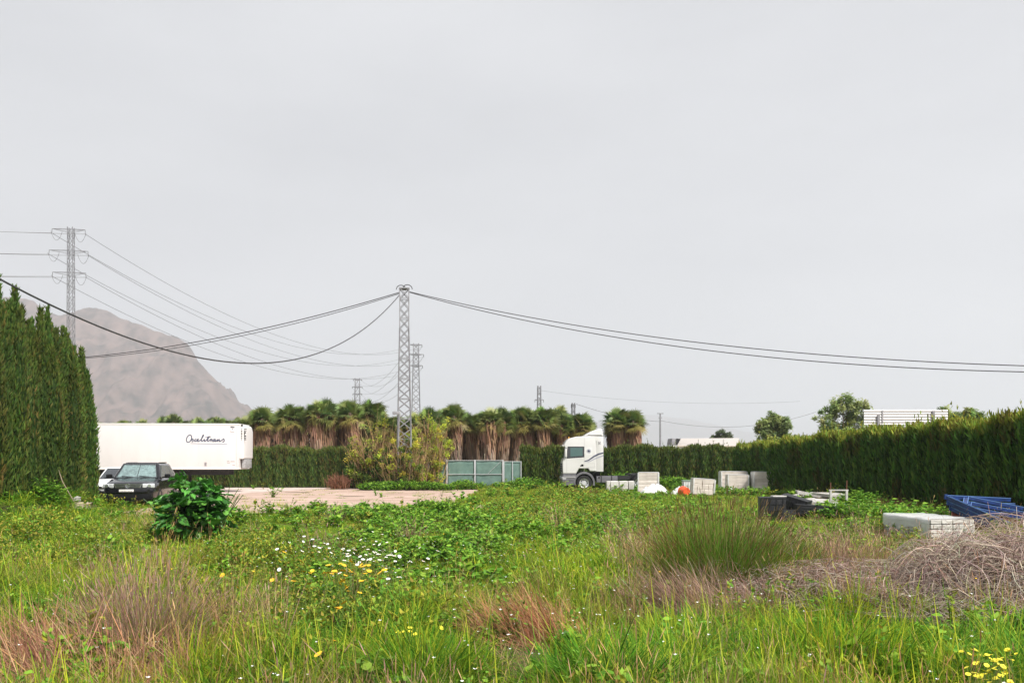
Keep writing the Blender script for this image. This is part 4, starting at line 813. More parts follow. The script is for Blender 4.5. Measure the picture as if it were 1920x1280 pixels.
obj('bumper_trim', B((.46, -.03, .92, .82, .02, .10), bevel=.008), mat('trim_silver', (.42, .41, .42), .4, .4), tk)
arch = [(1.45+.72*math.cos(a), .53+.76*math.sin(a)) for a in np.linspace(-.25, PI+.05, 18)]; arch += [(1.45+.60*math.cos(a), .53+.62*math.sin(a)) for a in np.linspace(PI+.05, -.25, 18)]
for y0_, y1_ in ((-.035, .5), (WT-.5, WT+.035)): obj('wheel_arch', extrude(arch, y0_, y1_, axis='y'), tgrey, tk)
for y, out in ((.17, 1), (WT-.17, -1)):
    w = wheel(tk, (1.45, y, .52), .52, .32, alu, 10, out); w.rotation_euler = (0, 0, -PI/2)
for y, out in ((.3, 1), (WT-.3, -1)):
    w = wheel(tk, (5.15, y, .52), .52, .58, alu, 10, out); w.rotation_euler = (0, 0, -PI/2)
    obj('mudguard', extrude([(5.15+.62*math.cos(a), .52+.64*math.sin(a)) for a in np.linspace(.2, PI-.2, 14)]+[(5.15+.59*math.cos(a), .52+.61*math.sin(a)) for a in np.linspace(PI-.2, .2, 14)], y-.28, y+.28, axis='y'), black_pl, tk)
for y in (.83, WT-.83): obj('chassis_rail', B((3.6, y, .86, 4.6, .09, .28)), dark, tk)
for x in (2.6, 3.6, 4.6, 5.75): obj('cross_member', B((x, WT/2, .84, .1, .8, .2)), dark, tk)
tank = obj('fuel_tank', extrude([(2.28, .55), (3.7, .55), (3.7, .98), (2.28, .98)], .02, .55, .06, 3, axis='y'), tgrey, tk)
for x in (2.6, 3.3): obj('tank_strap', B((x, .285, .765, .06, .56, .46), bevel=.01), dark, tank)
obj('tank_cap', B((2.45, .02, .9, .1, .05, .1), bevel=.02), black_pl, tank)
obj('engine_block', B((1.4, WT/2, .95, 2.0, 1.0, .6)), dark, tk); obj('air_box', B((2.42, .45, 1.12, .26, .5, .36), bevel=.03), black_pl, tk)
bm = bmesh.new(); cyl(bm, (4.85, WT/2, 1.05), (4.85, WT/2, 1.15), .5, .48, 20); obj('fifth_wheel', bm, dark, tk)
for y in (-.10, WT+.10): mr = obj('mirror', B((.22, y, 2.55, .14, .10, .55), bevel=.04), truck_w, tk); obj('mirror_arm', B((.24, .0 if y < 0 else WT, 2.85, .05, .16, .04)), black_pl, mr)
bm = bmesh.new(); cyl(bm, (.42, .25, 3.52), (.42, .25, 3.64), .05, .05, 10); obj('roof_lamp', bm, mat('amber', (.6, .3, .05), .3), tk)

# ------------------------------------------------------------------ pallets and materials left about the yard
film = mat('wrapped_blocks', srgb(222, 212, 202), .6, col2=srgb(200, 190, 180), vscale=3, bump=.4, bscale=7); film_l = mat('plastic_film', srgb(214, 214, 212), .3, col2=srgb(190, 190, 188), vscale=4, bump=.6, bscale=6); wood = mat('pallet_wood', (.30, .23, .16), .85, var=.4, vscale=6, stretch=(1, 5, 5)); whiteblk = mat('white_block', (.62, .60, .57), .85, var=.12, vscale=6, bump=.4, bscale=30); concr = mat('concrete', (.50, .48, .45), .9, var=.3, vscale=3, bump=.4)
tarp = mat('white_tarp', (.70, .70, .70), .5, var=.1, vscale=5)
def rough_block(rng, sx, sy, sz, am=.008, sub=3):
    bm = bmesh.new(); bmesh.ops.create_cube(bm, size=1, matrix=Matrix.Diagonal((sx, sy, sz, 1))); bmesh.ops.bevel(bm, geom=list(bm.edges), offset=min(sx, sy, sz)*.07, segments=1, affect='EDGES')
    for v in bm.verts: v.co += Vector(rng.normal(0, am, 3))
    return bm
def pallet_base(parent, w, d, h=.13):
    for y in (-d*.42, -d*.14, d*.14, d*.42): obj('deck_board', B((0, y, h-.012, w, d*.2, .022)), wood, parent, False)
    for x in (-w*.43, 0, w*.43): obj('bearer', B((x, 0, h/2-.013, .1, d*.98, h-.03)), wood, parent, False)
def wrapped_stack(label, px, base, Y, w, d, h, courses, rz, m=film, lid=None, tilt=0, mats_side=None, seed=0):
    X = (px-960)/FPX*Y; z = ghf(X, Y); o = thing('block_pallet', label, 'pallet', (X, Y, z), math.radians(rz), 'pallets of building blocks'); o.rotation_euler[1] = math.radians(tilt); rng = np.random.default_rng(seed)
    pallet_base(o, w, d); ch = (h-.13)/courses
    for k in range(courses):
        b_ = obj('course', rough_block(rng, w*(1+.012*rng.normal()), d, ch*.998, .003), m, o); b_.location = (.012*rng.normal(), 0, .13+ch*(k+.5))
    obj('film_cover', B((0, 0, h+.012, w*1.015, d*1.015, .02), bevel=.008), film_l, o)
    for s_ in (-1, 1):
        for t_ in (-1, 1): obj('film_edge', B((s_*w*.503, t_*d*.503, .13+(h-.13)/2, .07, .05, h-.15), bevel=.015), film_l, o)
    if mats_side: obj('film_side', B((-w*.512, 0, .13+(h-.13)/2, .015, d*.95, h-.16)), film_l, o)
    return o
wrapped_stack('grey wrapped block pallet standing taller, right behind the crumpled white sheet', 1216, 908, 47.5, 1.15, 1.0, 1.25, 5, -12, seed=1, mats_side=1)
wrapped_stack('back one of two overlapping block pallets near the hedge corner', 1374, 918, 47.5, 1.45, 1.0, 1.30, 5, -6, seed=2, mats_side=1)
wrapped_stack('front one of two overlapping block pallets near the hedge corner', 1382, 918, 45.8, 1.12, 1.0, 1.12, 6, -7, seed=3)
wrapped_stack('lone square block pallet closest to the dark right hedge', 1431, 922, 45, 1.15, 1.0, 1.28, 6, -8, seed=4, mats_side=1)
wrapped_stack('low tilted block pallet beside the orange bucket', 1316, 930, 41, 1.05, .9, .92, 3, -4, seed=5, tilt=4)
# row of white blocks in front of the truck chassis
X = (1164-960)/FPX*50; o = thing('white_block_row', 'row of white foam blocks on a slab before the truck chassis', 'blocks', (X, 50, ghf(X, 50)+.02), 0); rng = np.random.default_rng(9)
obj('base_slab', B((-.15, 0, .06, 1.25, .7, .14), bevel=.01), concr, o)
for i, (x, w) in enumerate([(-.80, .20), (-.42, .50), (.14, .54), (.62, .34)]):
    b_ = obj('block', rough_block(rng, w, .55, .52, .006), whiteblk, o); b_.location = (x, 0, .42+.13*(0 if x < .5 else -.02))
# crumpled white sheet
def crumple(name, label, px, Y, w, d, h, seed, m, cat, rz=0):
    X = (px-960)/FPX*Y; g = Geo(); u, v = np.meshgrid(np.linspace(-.5, .5, 26), np.linspace(-.5, .5, 18)); env = np.clip(1-(2*u)**4, 0, 1)*np.clip(1-(2*v)**4, 0, 1)
    z = h*env*(.5+.25*fnoise(u*3, v*3, 1.2, seed)+.35*np.abs(fnoise(u*6, v*6, 1.3, seed+1))+.18*np.abs(fnoise(u*12, v*12, 1.5, seed+2))); z = np.maximum(z, .0)+.01
    x = u*w*(1+.06*fnoise(v*5, u*3, 1, seed)); y = v*d*(1+.08*fnoise(u*5, v*4, 1, seed+4))
    g.grid(np.stack([x, y, z], -1), (.8, .8, .8)); o = link(name, g.mesh(name, m, False), m); o.location = (X, Y, ghf(X, Y)); o.rotation_euler = (0, 0, rz); md = o.modifiers.new('s', 'SOLIDIFY'); md.thickness = .006; return tag(o, label, cat)
crumple('plastic_sheet', 'crumpled white plastic sheet heaped before the grey wrapped pallet', 1228, 45.0, 1.7, 1.2, .62, 3, tarp, 'sheet')
crumple('plastic_sheet', 'flat grey-white plastic scrap in weeds left of the tilted pallet', 1278, 43.0, 1.2, .8, .55, 8, film_l, 'sheet')
# white crate with ribbed side
X = (1301-960)/FPX*49; o = thing('ribbed_crate', 'low white ribbed crate with overgrown top behind the tilted pallet', 'crate', (X, 49, ghf(X, 49)), math.radians(-4))
obj('body', B((0, 0, .36, 1.36, .8, .70), bevel=.02), whiteblk, o)
for i in range(10): obj('rib', B((-.63+i*.14, -.41, .36, .05, .03, .62), bevel=.008), mat('rib_white', (.68, .70, .71), .5) if 'rib_white' not in MATS else MATS['rib_white'], o)
obj('lid', B((0, 0, .735, 1.42, .86, .05), bevel=.01), mat('green_lid', (.22, .30, .26), .6), o)
# orange bucket lying on its side, bottom towards the viewer
X = (1287-960)/FPX*39.5; bk = thing('orange_bucket', 'orange plastic bucket lying on its side in the weeds', 'bucket', (X, 39.5, ghf(X, 39.5)+.30), math.radians(14)); org = mat('orange_plastic', srgb(222, 92, 50), .4)
obj('shell', lathe([(-.02, .01), (-.02, .19), (0, .205), (.40, .245), (.41, .26), (.43, .26), (.43, .235), (.03, .19), (.03, .01)], 26, 'y'), org, bk); obj('rib_ring', lathe([(.30, .232), (.30, .262), (.33, .266), (.33, .236)], 26, 'y', True), org, bk); obj('base_ring', lathe([(-.03, .15), (-.03, .18), (-.015, .18), (-.015, .15)], 26, 'y', True), org, bk)
tube_obj('handle', [(.26*math.cos(a), .40-.1*math.sin(a), .27*math.sin(a)-.05) for a in np.linspace(PI*1.05, PI*1.95, 12)], .007, steel, None, None, parent=bk)
# pale plank
X = (1365-960)/FPX*42; tag(obj('plank', B((0, 0, 0, .85, .16, .05), bevel=.005), mat('pale_plank', (.60, .57, .55), .8, var=.2)), 'pale plank leaning out of the weeds before the pallets', 'plank').location = (X, 42, ghf(X, 42)+.28); bpy.data.objects['plank'].rotation_euler = (0, math.radians(-28), math.radians(20))
# slab base under the lone pallet
X = (1434-960)/FPX*43.6; tag(obj('concrete_slab_offcut', B((0, 0, .09, 1.2, .5, .2), bevel=.02), concr), 'low concrete offcut at the foot of the lone square pallet', 'slab').location = (X, 43.6, ghf(X, 43.6))
# black crates
blk = mat('black_crate', (.012, .013, .016), .6, var=.4, vscale=5, bump=.3, bscale=12)
def crate(label, px, Y, w, d, h, rz, tx_=0, ty=0, dz=0):
    X = (px-960)/FPX*Y; o = thing('black_crate', label, 'crate', (X, Y, ghf(X, Y)+dz), math.radians(rz), 'black plastic crates'); o.rotation_euler[0] = math.radians(tx_); o.rotation_euler[1] = math.radians(ty)
    t_ = .03
    for nm, bx in (('base', (0, 0, .02, w, d, .04)), ('front_wall', (0, -d/2, h/2, w, t_, h)), ('back_wall', (0, d/2, h/2, w, t_, h)), ('side_wall', (-w/2, 0, h/2, t_, d, h)), ('side_wall', (w/2, 0, h/2, t_, d, h))): obj(nm, B(bx, bevel=.008), blk, o)
    for z in np.linspace(h*.2, h*.97, 4): obj('rim_rib', B((0, 0, z, w+.04, d+.05, .03)), blk, o) if z > h*.9 else obj('wall_rib', B((0, -d/2-.02, z, w*.98, .02, .025)), blk, o)
    for k in range(4): obj('upright_rib', B((-w*.4+k*w*.27, -d/2-.02, h/2, .03, .022, h*.95)), blk, o)
    return o
crate('upright black plastic crate, leftmost of the black heap', 1447, 23.8, .70, .55, .68, -10)
crate('black crate tipped over behind the upright black crate', 1486, 24.8, .75, .7, .52, -32, 0, 16, .14)
crate('crushed low black crate lying at the front of the black heap', 1470, 23.0, .45, .5, .34, 20, -8, 0)
crate('long flat black crate to the right of the black heap', 1526, 24.2, 1.15, .6, .30, -7, 0, 3, .12)
X = (1450-960)/FPX*24.1; tag(obj('white_board', B((0, 0, 0, .4, .3, .025)), whiteblk), 'small white board lying on the upright black crate', 'board').location = (X+.12, 24.0, ghf(X, 24)+.70)
# frame posts, round slab, rubble
o = thing('post_frame', 'low white frame of two posts joined by a bar near the hedge', 'frame', ((1574-960)/FPX*27, 27, ghf(11, 27)), 0); wp = mat('chalk_white', (.46, .45, .42), .7, var=.2)
for x in (-.30, .24): obj('post', B((x, 0, .38, .07, .07, .80), bevel=.01), wp, o)
obj('bar', B((-.03, 0, .79, .66, .045, .045), bevel=.01), wp, o); b2 = bmesh.new(); cyl(b2, (.24, 0, .8), (.25, 0, 1.12), .018, .018, 6); obj('rebar', b2, mat('rust', (.16, .07, .04), .9), o); b2 = bmesh.new(); cyl(b2, (-.30, 0, .8), (-.30, 0, 1.05), .018, .018, 6); obj('rebar', b2, MATS['rust'], o)
tag(obj('concrete_cover', lathe([(0, .01), (0, .62), (.30, .62), (.33, .58), (.36, .2), (.37, .01)], 28, 'z'), concr), 'round concrete cover by the white post frame', 'cover').location = ((1600-960)/FPX*26.2, 26.2, ghf(11.2, 26.2))
rng = np.random.default_rng(31)
for i, (px, Y, w, d, h, rz, lab) in enumerate([(1492, 33, 1.3, .7, .2, 10, 'flat grey concrete slab lying nearest the lone pallet'), (1530, 32, 1.5, .8, .26, -14, 'tilted grey slab in the middle of the rubble by the hedge'), (1560, 31, 1.1, .9, .34, 22, 'raised grey slab on top of the rubble by the hedge'), (1512, 29, .9, .6, .16, 5, 'small slab in front of the rubble by the hedge'), (1548, 28.6, .9, .7, .18, -25, 'pale slab leaning left of the white post frame')]):
    X = (px-960)/FPX*Y; b_ = obj('broken_slab', rough_block(rng, w, d, .1, .02), concr); tag(b_, lab, 'slab', 'broken slabs by the hedge'); b_.location = (X, Y, ghf(X, Y)+h+.12); b_.rotation_euler = (math.radians(rng.normal(6, 6)), math.radians(rng.normal(0, 7)), math.radians(rz))
# pallet of white bricks, partly under film
Yb = 17.1; X = (1738-960)/FPX*Yb; bp_ = thing('brick_pallet', 'low pallet of white bricks half covered in plastic film, before the blue frames', 'pallet', (X, Yb, ghf(X, Yb)-.02), math.radians(6)); rng = np.random.default_rng(5)
nx, ny, nzc = 4, 9, 5; bw, bd, bh = .24, .19, .095; brick_vars = []
for k in range(4):
    bm = rough_block(rng, bw-.016, bd-.014, bh-.012, .003); me = bpy.data.meshes.new('brick'); bm.to_mesh(me); bm.free(); me.materials.append(mat(f'white_brick_{k}', tuple(np.array((.62, .59, .55))*(.72+.12*k)), .85, var=.15, vscale=9, bump=.4, bscale=30)); brick_vars.append(me)
W2, D2_ = nx*bw, ny*bd; pallet_base(bp_, W2, D2_, .12)
for c_ in range(nzc):
    for i in range(nx):
        for j in range(ny):
            if 0 < i < nx-1 and 0 < j < ny-1 and c_ < nzc-1: continue
            q = link('brick', brick_vars[rng.integers(0, 4)], None, bp_); q.location = (-W2/2+(i+.5)*bw+rng.normal(0, .004), -D2_/2+(j+.5)*bd+rng.normal(0, .004), .12+(c_+.5)*bh); q.rotation_euler = (0, 0, rng.normal(0, .012))
g = Geo(); ztop = .12+nzc*bh+.006; u, v = np.meshgrid(np.linspace(0, 1, 26), np.linspace(0, 1, 20))      # film draped over the top and the long left face
prof = np.clip(v*2.0-.0, 0, 1); fx_ = np.where(v < .62, -W2/2*1.02+(v/.62)*W2*.98, 0); 
A_ = np.stack([np.where(v > .3, -W2/2-.015+(v-.3)/.7*W2*1.0, -W2/2-.02-.012*np.sin(u*17)), -D2_/2*.98+u*D2_*.99, np.where(v > .3, ztop+.012+.006*np.sin(u*23+v*9), .22+.18*np.abs(np.sin(u*4.2))*(1-v/.3)+(v/.3)*(ztop-.21-.18*np.abs(np.sin(u*4.2))*(1-v/.3)))], -1)
g.grid(A_, (.8, .8, .8)); fm = bpy.data.materials.new('clear_film'); fm.use_nodes = True; nt = fm.node_tree; b = nt.nodes['Principled BSDF']; b.inputs['Base Color'].default_value = (.74, .76, .76, 1); b.inputs['Roughness'].default_value = .25
tp = nt.nodes.new('ShaderNodeBsdfTransparent'); ms = nt.nodes.new('ShaderNodeMixShader'); ms.inputs[0].default_value = .6; nt.links.new(tp.outputs[0], ms.inputs[1]); nt.links.new(b.outputs[0], ms.inputs[2]); nt.links.new(ms.outputs[0], nt.nodes['Material Output'].inputs['Surface'])
fo = link('film_cover', g.mesh('film_cover', fm, True), fm, bp_)
# blue and red steel frames stacked crosswise
blue = mat('blue_steel', srgb(28, 58, 118), .5, col2=srgb(22, 38, 74), vscale=5, coat=.1, lo=.3, hi=.6); red = mat('dark_red_steel', (.16, .03, .028), .6, var=.4, vscale=4); edge_b = mat('blue_edge_highlight', srgb(84, 118, 170), .6)
def channel(bm, p0, p1, w=.11, h=.07):
    p0 = Vector(p0); p1 = Vector(p1); d = (p1-p0).normalized(); s_ = d.cross(Vector((0, 0, 1))).normalized(); u_ = s_.cross(d)
    for a_, ww, hh in ((0, w, .012), (-w/2+.006, .012, h), (w/2-.006, .012, h)):
        c0 = p0+s_*a_+u_*(0 if ww == w else -h/2); mtx = Matrix.Translation((c0+(p1-p0)/2)) @ Matrix((s_, d, u_)).transposed().to_4x4() @ Matrix.Diagonal((ww, (p1-p0).length, hh, 1)); bmesh.ops.create_cube(bm, size=1, matrix=mtx)
    return bm
fxx, fyy = 10.72, 19.5; z0_ = ghf(fxx, fyy)
for k in range(5):
    m_ = red if k < 2 else blue; dz = .34+k*.14
    o = thing('steel_frame', ['lowest dark red steel frame under the blue stack by the hedge', 'upper dark red steel frame under the blue stack by the hedge', 'lowest blue steel frame of the stack by the hedge', 'middle blue steel frame of the stack by the hedge', 'topmost blue steel frame of the stack by the hedge'][k], 'frame', (fxx-.05*k+.1, fyy+.02*k, z0_+dz), math.radians(-4+1.5*k), 'stacked steel frames by the hedge')
    o.rotation_euler[1] = math.radians(-1.0+.3*k)
    bm = bmesh.new(); channel(bm, (0, 0, 0), (1.95, .55, -.10), .10, .08); obj('long_beam', bm, m_, o, False)
    bm = bmesh.new(); channel(bm, (0, 0, 0), (.95, -1.0, -.60), .10, .08); obj('front_beam', bm, m_, o, False)
    bm = bmesh.new(); channel(bm, (.30, -.30, -.19), (.62, .17, -.03), .10, .07); obj('diagonal_brace', bm, m_, o, False)
    bm = bmesh.new(); channel(bm, (.60, .14, -.03), (2.05, .2, -.30), .10, .07); obj('cross_beam', bm, m_, o, False)
    obj('end_plate', B((0, 0, -.03, .16, .03, .12, rot('Z', 40))), m_, o, False)
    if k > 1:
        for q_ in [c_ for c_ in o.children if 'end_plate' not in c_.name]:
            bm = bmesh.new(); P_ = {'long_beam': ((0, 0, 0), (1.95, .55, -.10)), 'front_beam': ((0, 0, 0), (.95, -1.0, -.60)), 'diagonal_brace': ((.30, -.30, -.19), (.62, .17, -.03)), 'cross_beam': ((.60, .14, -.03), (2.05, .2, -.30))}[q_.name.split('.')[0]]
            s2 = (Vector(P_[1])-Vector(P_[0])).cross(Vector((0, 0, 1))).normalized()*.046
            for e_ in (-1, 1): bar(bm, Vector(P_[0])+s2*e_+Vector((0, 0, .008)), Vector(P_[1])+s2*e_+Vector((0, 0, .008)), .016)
            obj('edge_highlight', bm, edge_b, q_, False)  # pale blue strips: light caught along the flange edges, put in as colour
for i, (x, y) in enumerate([(fxx+.25, fyy-.1), (fxx+1.5, fyy+.5)]): tag(obj('timber_block', B((0, 0, .1, .22, .22, .55), bevel=.01), wood), ['timber block under the tip of the steel frames', 'timber block under the far end of the steel frames'][i], 'timber').location = (x, y, ghf(x, y)+.0)
# stick against the cypresses, stone by the bank
tube_obj('leaning_stick', [(-15.45, 27.0, 1.9), (-15.0, 26.7, 1.1), (-14.45, 26.4, .45)], .016, wood, 'thin grey stick leaning against the cypress row', 'stick')
rng = np.random.default_rng(77); b_ = obj('flat_stone', rough_block(rng, .55, .4, .16, .03), mat('tan_stone', (.52, .42, .32), .9, var=.2)); tag(b_, 'flat tan stone on the grass bank by the cypress foot', 'stone'); b_.location = (-14.35, 26.6, ghf(-14.35, 26.6)+.12)
b_ = obj('round_stone', rough_block(rng, .16, .14, .12, .02), concr); tag(b_, 'small pale stone behind the flat stone on the bank', 'stone'); b_.location = (-14.6, 26.9, ghf(-14.6, 26.9)+.2)

# ------------------------------------------------------------------ beyond the hedges
Yd = 72.; kd = Yd/FPX; dx = lambda p: (p-960)*kd; dzr = lambda r_: EYE-(r_-HROW)*kd
o = thing('box_truck', 'white box truck showing its roof above the back hedge', 'truck', (0, 0, 0)); bw_ = mat('box_cream', (.66, .61, .58), .6, var=.06); L0, L1 = dx(1270), dx(1386)
obj('cargo_box', extrude([(L0, 1.0), (L1, 1.0), (L1, dzr(821)), (dx(1277), dzr(821.5)), (L0, dzr(834))], Yd, Yd+2.4, .03, axis='y'), bw_, o)
obj('side_rail', B(((L0+L1)/2, Yd-.02, dzr(836.5), L1-L0, .05, .1)), mat('rail_tan', (.5, .42, .32), .7), o)
for p in (1310, 1357): obj('roof_bow', B((dx(p), Yd-.015, dzr(829), .05, .04, .6)), whiteblk, o)
obj('cab', extrude([(dx(1257), .9), (dx(1269), .9), (dx(1269), dzr(834)), (dx(1257), dzr(835))], Yd+.1, Yd+2.3, .03, axis='y'), truck_w, o)
cb = obj('cab_roof', extrude([(dx(1259), dzr(833.5)), (dx(1268), dzr(833.5)), (dx(1274), dzr(822)), (dx(1261), dzr(821.5))], Yd+.15, Yd+2.2, .02, axis='y'), mat('cab_grey', (.34, .33, .35), .6, var=.2), o)
obj('cab_gap', extrude([(dx(1268.5), dzr(833)), (dx(1270), dzr(833)), (dx(1275.5), dzr(822.5)), (dx(1269), dzr(821.6))], Yd+.1, Yd+2.2, axis='y'), dark, o)
for x in (dx(1262), dx(1350), dx(1368)):
    w = wheel(o, (x, Yd+.3, .48), .48, .3); w.rotation_euler = (0, 0, -PI/2)
obj('chassis', B(((dx(1257)+L1)/2, Yd+1.2, .85, L1-dx(1257), .9, .2)), dark, o)
Ys = 56.; ks = Ys/FPX; sx_ = lambda p: (p-960)*ks; szr = lambda r_: EYE-(r_-HROW)*ks
o = thing('road_sign', 'back of a large white slatted road sign above the hedge', 'sign', (0, 0, 0)); x0, x1 = sx_(1620), sx_(1777); zt_ = szr(768); sl = mat('sign_slat', (.66, .63, .62), .45, .1); po = mat('sign_post', (.30, .29, .30), .5, .4); nsl = 14
for k in range(nsl): obj('slat', extrude([(Ys, zt_-k*.19), (Ys+.05, zt_-k*.19), (Ys+.05, zt_-k*.19-.165), (Ys, zt_-k*.19-.165), (Ys-.025, zt_-k*.19-.12), (Ys-.025, zt_-k*.19-.04)], x0, x1), sl, o)
obj('backing', B(((x0+x1)/2, Ys+.07, zt_-nsl*.19/2, x1-x0-.04, .03, nsl*.19-.06)), mat('slat_gap', (.45, .43, .43), .6), o)
for p, r0_ in ((1646, 778), (1749, 770)): obj('post', B((sx_(p), Ys-.09, szr(r0_)/2, .16, .1, szr(r0_))), po, o)
obj('clamp_rail', B((sx_(1654.5), Ys-.05, szr(780), .09, .04, .84)), mat('clamp_grey', (.42, .40, .41), .5, .4), o)

# ------------------------------------------------------------------ the meadow
def tuft(seed, n, h, w, lean, curl, cols, R=.06, k=4, heads=None, m=None, tipcol=None, wprof=(1, .9, .6, .08)):
    rng = np.random.default_rng(seed); r = R*np.sqrt(rng.random(n)); a = rng.uniform(0, 2*PI, n); base = np.stack([r*np.cos(a), r*np.sin(a), np.full(n, -.02)], -1)
    az = a+rng.normal(0, .9, n); H = rng.uniform(h[0], h[1], n)*rng.uniform(.7, 1, n)
    P = stalks(rng, base, H, np.abs(rng.normal(lean, lean*.6, n)), az, rng.normal(curl, abs(curl)*.6+.05, n), k)
    sa = az+PI/2+rng.normal(0, .7, n); side = np.stack([np.cos(sa), np.sin(sa), 0*sa], -1)
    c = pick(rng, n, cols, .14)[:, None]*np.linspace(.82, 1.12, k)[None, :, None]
    if tipcol is not None: tt = np.linspace(0, 1, k)[None, :, None]**2*rng.uniform(0, 1, (n, 1, 1)); c = c*(1-tt)+tt*np.array(tipcol)
    wp = np.interp(np.linspace(0, 1, k), np.linspace(0, 1, len(wprof)), wprof); g = Geo(); g.ribbon(P, wp[None]*rng.uniform(.6, 1.2, (n, 1))*w/2, side, c)
    if heads:                                     # seed heads
        q = rng.random(n) < heads[0]; e = P[q, -1]; d = unit(P[q, -1]-P[q, -2]); L = rng.uniform(.04, .10, len(e))[:, None]; PP = np.stack([e-d*.01, e+d*L*.5, e+d*L], 1)
        g.ribbon(PP, np.tile([.002, heads[2], .001], (len(e), 1)), side[q], pick(rng, len(e), heads[1], .12))
    return g.mesh('tuft', m or leaf_grass)
def weed(seed, n, H, lw, ll, cols, spread, m=None, stem=srgb(96, 120, 52), shape=(.15, .9, 1., .5, .05)):
    """branching weed: stems with oval leaves"""
    rng = np.random.default_rng(seed); ns = max(4, n//9); az = rng.uniform(0, 2*PI, ns); ST = stalks(rng, np.zeros((ns, 3)), H*rng.uniform(.55, 1.1, ns), np.abs(rng.normal(spread, .25, ns)), az, rng.normal(.1, .3, ns), 5)
    g = Geo(); g.tube(ST, np.tile([.004, .0035, .003, .002, .001], (ns, 1)), np.tile(stem, (ns, 1)), 3)
    i = rng.integers(0, ns, n); s_ = rng.integers(1, 5, n); f = rng.random(n)[:, None]; b = ST[i, s_-1]*(1-f)+ST[i, s_]*f; a = rng.uniform(0, 2*PI, n)
    k = len(shape); L = ll*rng.uniform(.5, 1.25, n); P = stalks(rng, b, L, rng.uniform(.5, 1.4, n), a, rng.normal(.5, .4, n), k); sd_ = unit(np.stack([-np.sin(a), np.cos(a), rng.normal(0, .25, n)], -1))
    g.ribbon(P, np.array(shape)[None]*lw/2*rng.uniform(.6, 1.2, (n, 1)), sd_, pick(rng, n, cols, .15)); return g.mesh('weed', m or leaf_weed)
def scatter(name, label, meshes, pts, rz, sc, idx, tilt=None, m=None):
    """uncountable ground cover: real plants instanced on ground points"""
    col = bpy.data.collections.new(name+'_kinds')
    for k, me in enumerate(meshes): col.objects.link(bpy.data.objects.new(f'{name}_{k:02d}', me))
    me = bpy.data.meshes.new(name); n = len(pts); me.vertices.add(n); me.vertices.foreach_set('co', np.asarray(pts, np.float32).ravel())
    def att(nm, ty, v, key='value'): a = me.attributes.new(nm, ty, 'POINT'); a.data.foreach_set(key, np.asarray(v).ravel())
    ro = np.zeros((n, 3), np.float32); ro[:, 2] = rz
    if tilt is not None: ro[:, :2] = tilt
    att('rot', 'FLOAT_VECTOR', ro, 'vector'); att('scl', 'FLOAT_VECTOR', np.asarray(sc, np.float32) if np.ndim(sc) == 2 else np.repeat(np.asarray(sc, np.float32)[:, None], 3, 1), 'vector'); att('kind', 'INT', np.asarray(idx, np.int32))
    o = link(name, me, m or meshes[0].materials[0]); ng = bpy.data.node_groups.new(name, 'GeometryNodeTree'); ng.interface.new_socket('Geometry', in_out='INPUT', socket_type='NodeSocketGeometry'); ng.interface.new_socket('Geometry', in_out='OUTPUT', socket_type='NodeSocketGeometry')
    N = ng.nodes; L = ng.links; gi = N.new('NodeGroupInput'); go = N.new('NodeGroupOutput'); ip = N.new('GeometryNodeInstanceOnPoints'); ci = N.new('GeometryNodeCollectionInfo'); ci.inputs['Collection'].default_value = col; ci.inputs['Separate Children'].default_value = True; ci.inputs['Reset Children'].default_value = True
    def na(nm, ty): a = N.new('GeometryNodeInputNamedAttribute'); a.data_type = ty; a.inputs[0].default_value = nm; return [s_ for s_ in a.outputs if s_.enabled][0]
    L.new(gi.outputs[0], ip.inputs['Points']); L.new(ci.outputs[0], ip.inputs['Instance']); ip.inputs['Pick Instance'].default_value = True; L.new(na('kind', 'INT'), ip.inputs['Instance Index'])
    L.new(na('rot', 'FLOAT_VECTOR'), ip.inputs['Rotation']); L.new(na('scl', 'FLOAT_VECTOR'), ip.inputs['Scale']); L.new(ip.outputs[0], go.inputs[0])
    md = o.modifiers.new('plants', 'NODES'); md.node_group = ng; return tag(o, label, kind='stuff')
def field(rng, bands, xl=-24, xr=14.3):
    out = []
    for y0, y1, d in bands:
        w = .64*y1*1.18+1.5; a, b_ = max(-w, xl), min(w, xr); n = int((b_-a)*(y1-y0)*d); p = np.stack([rng.uniform(a, b_, n), rng.uniform(y0, y1, n)], 1); out.append(p[np.abs(p[:, 0]) < .64*p[:, 1]*1.18+1.5])
    return np.concatenate(out)
def view(p): return 960+FPX*p[:, 0]/p[:, 1], HROW+FPX*(EYE-.15-gh(p[:, 0], p[:, 1]))/p[:, 1]      # where a ground spot lies in the photograph's frame
def blob(p, cx, cy, rx, ry, soft=.5):
    u, v = view(p); u = u+18*fnoise(p[:, 0], p[:, 1], 1.3, 3); v = v+9*fnoise(p[:, 0], p[:, 1], 1.7, 8); r = np.sqrt(((u-cx)/rx)**2+((v-cy)/ry)**2); return S((1+soft-r)/(2*soft))
def bare(p):
    j = p+np.stack([.35*fnoise(p[:, 0], p[:, 1], 1.1, 2), .35*fnoise(p[:, 0], p[:, 1], .9, 4)], 1); m = np.zeros(len(p), bool)
    for q in (YARD, PATH, PATCH2): m |= inpoly(j[:, 0], j[:, 1], q)
    return m
def g3(p): return np.concatenate([p, gh(p[:, 0], p[:, 1])[:, None]], 1)

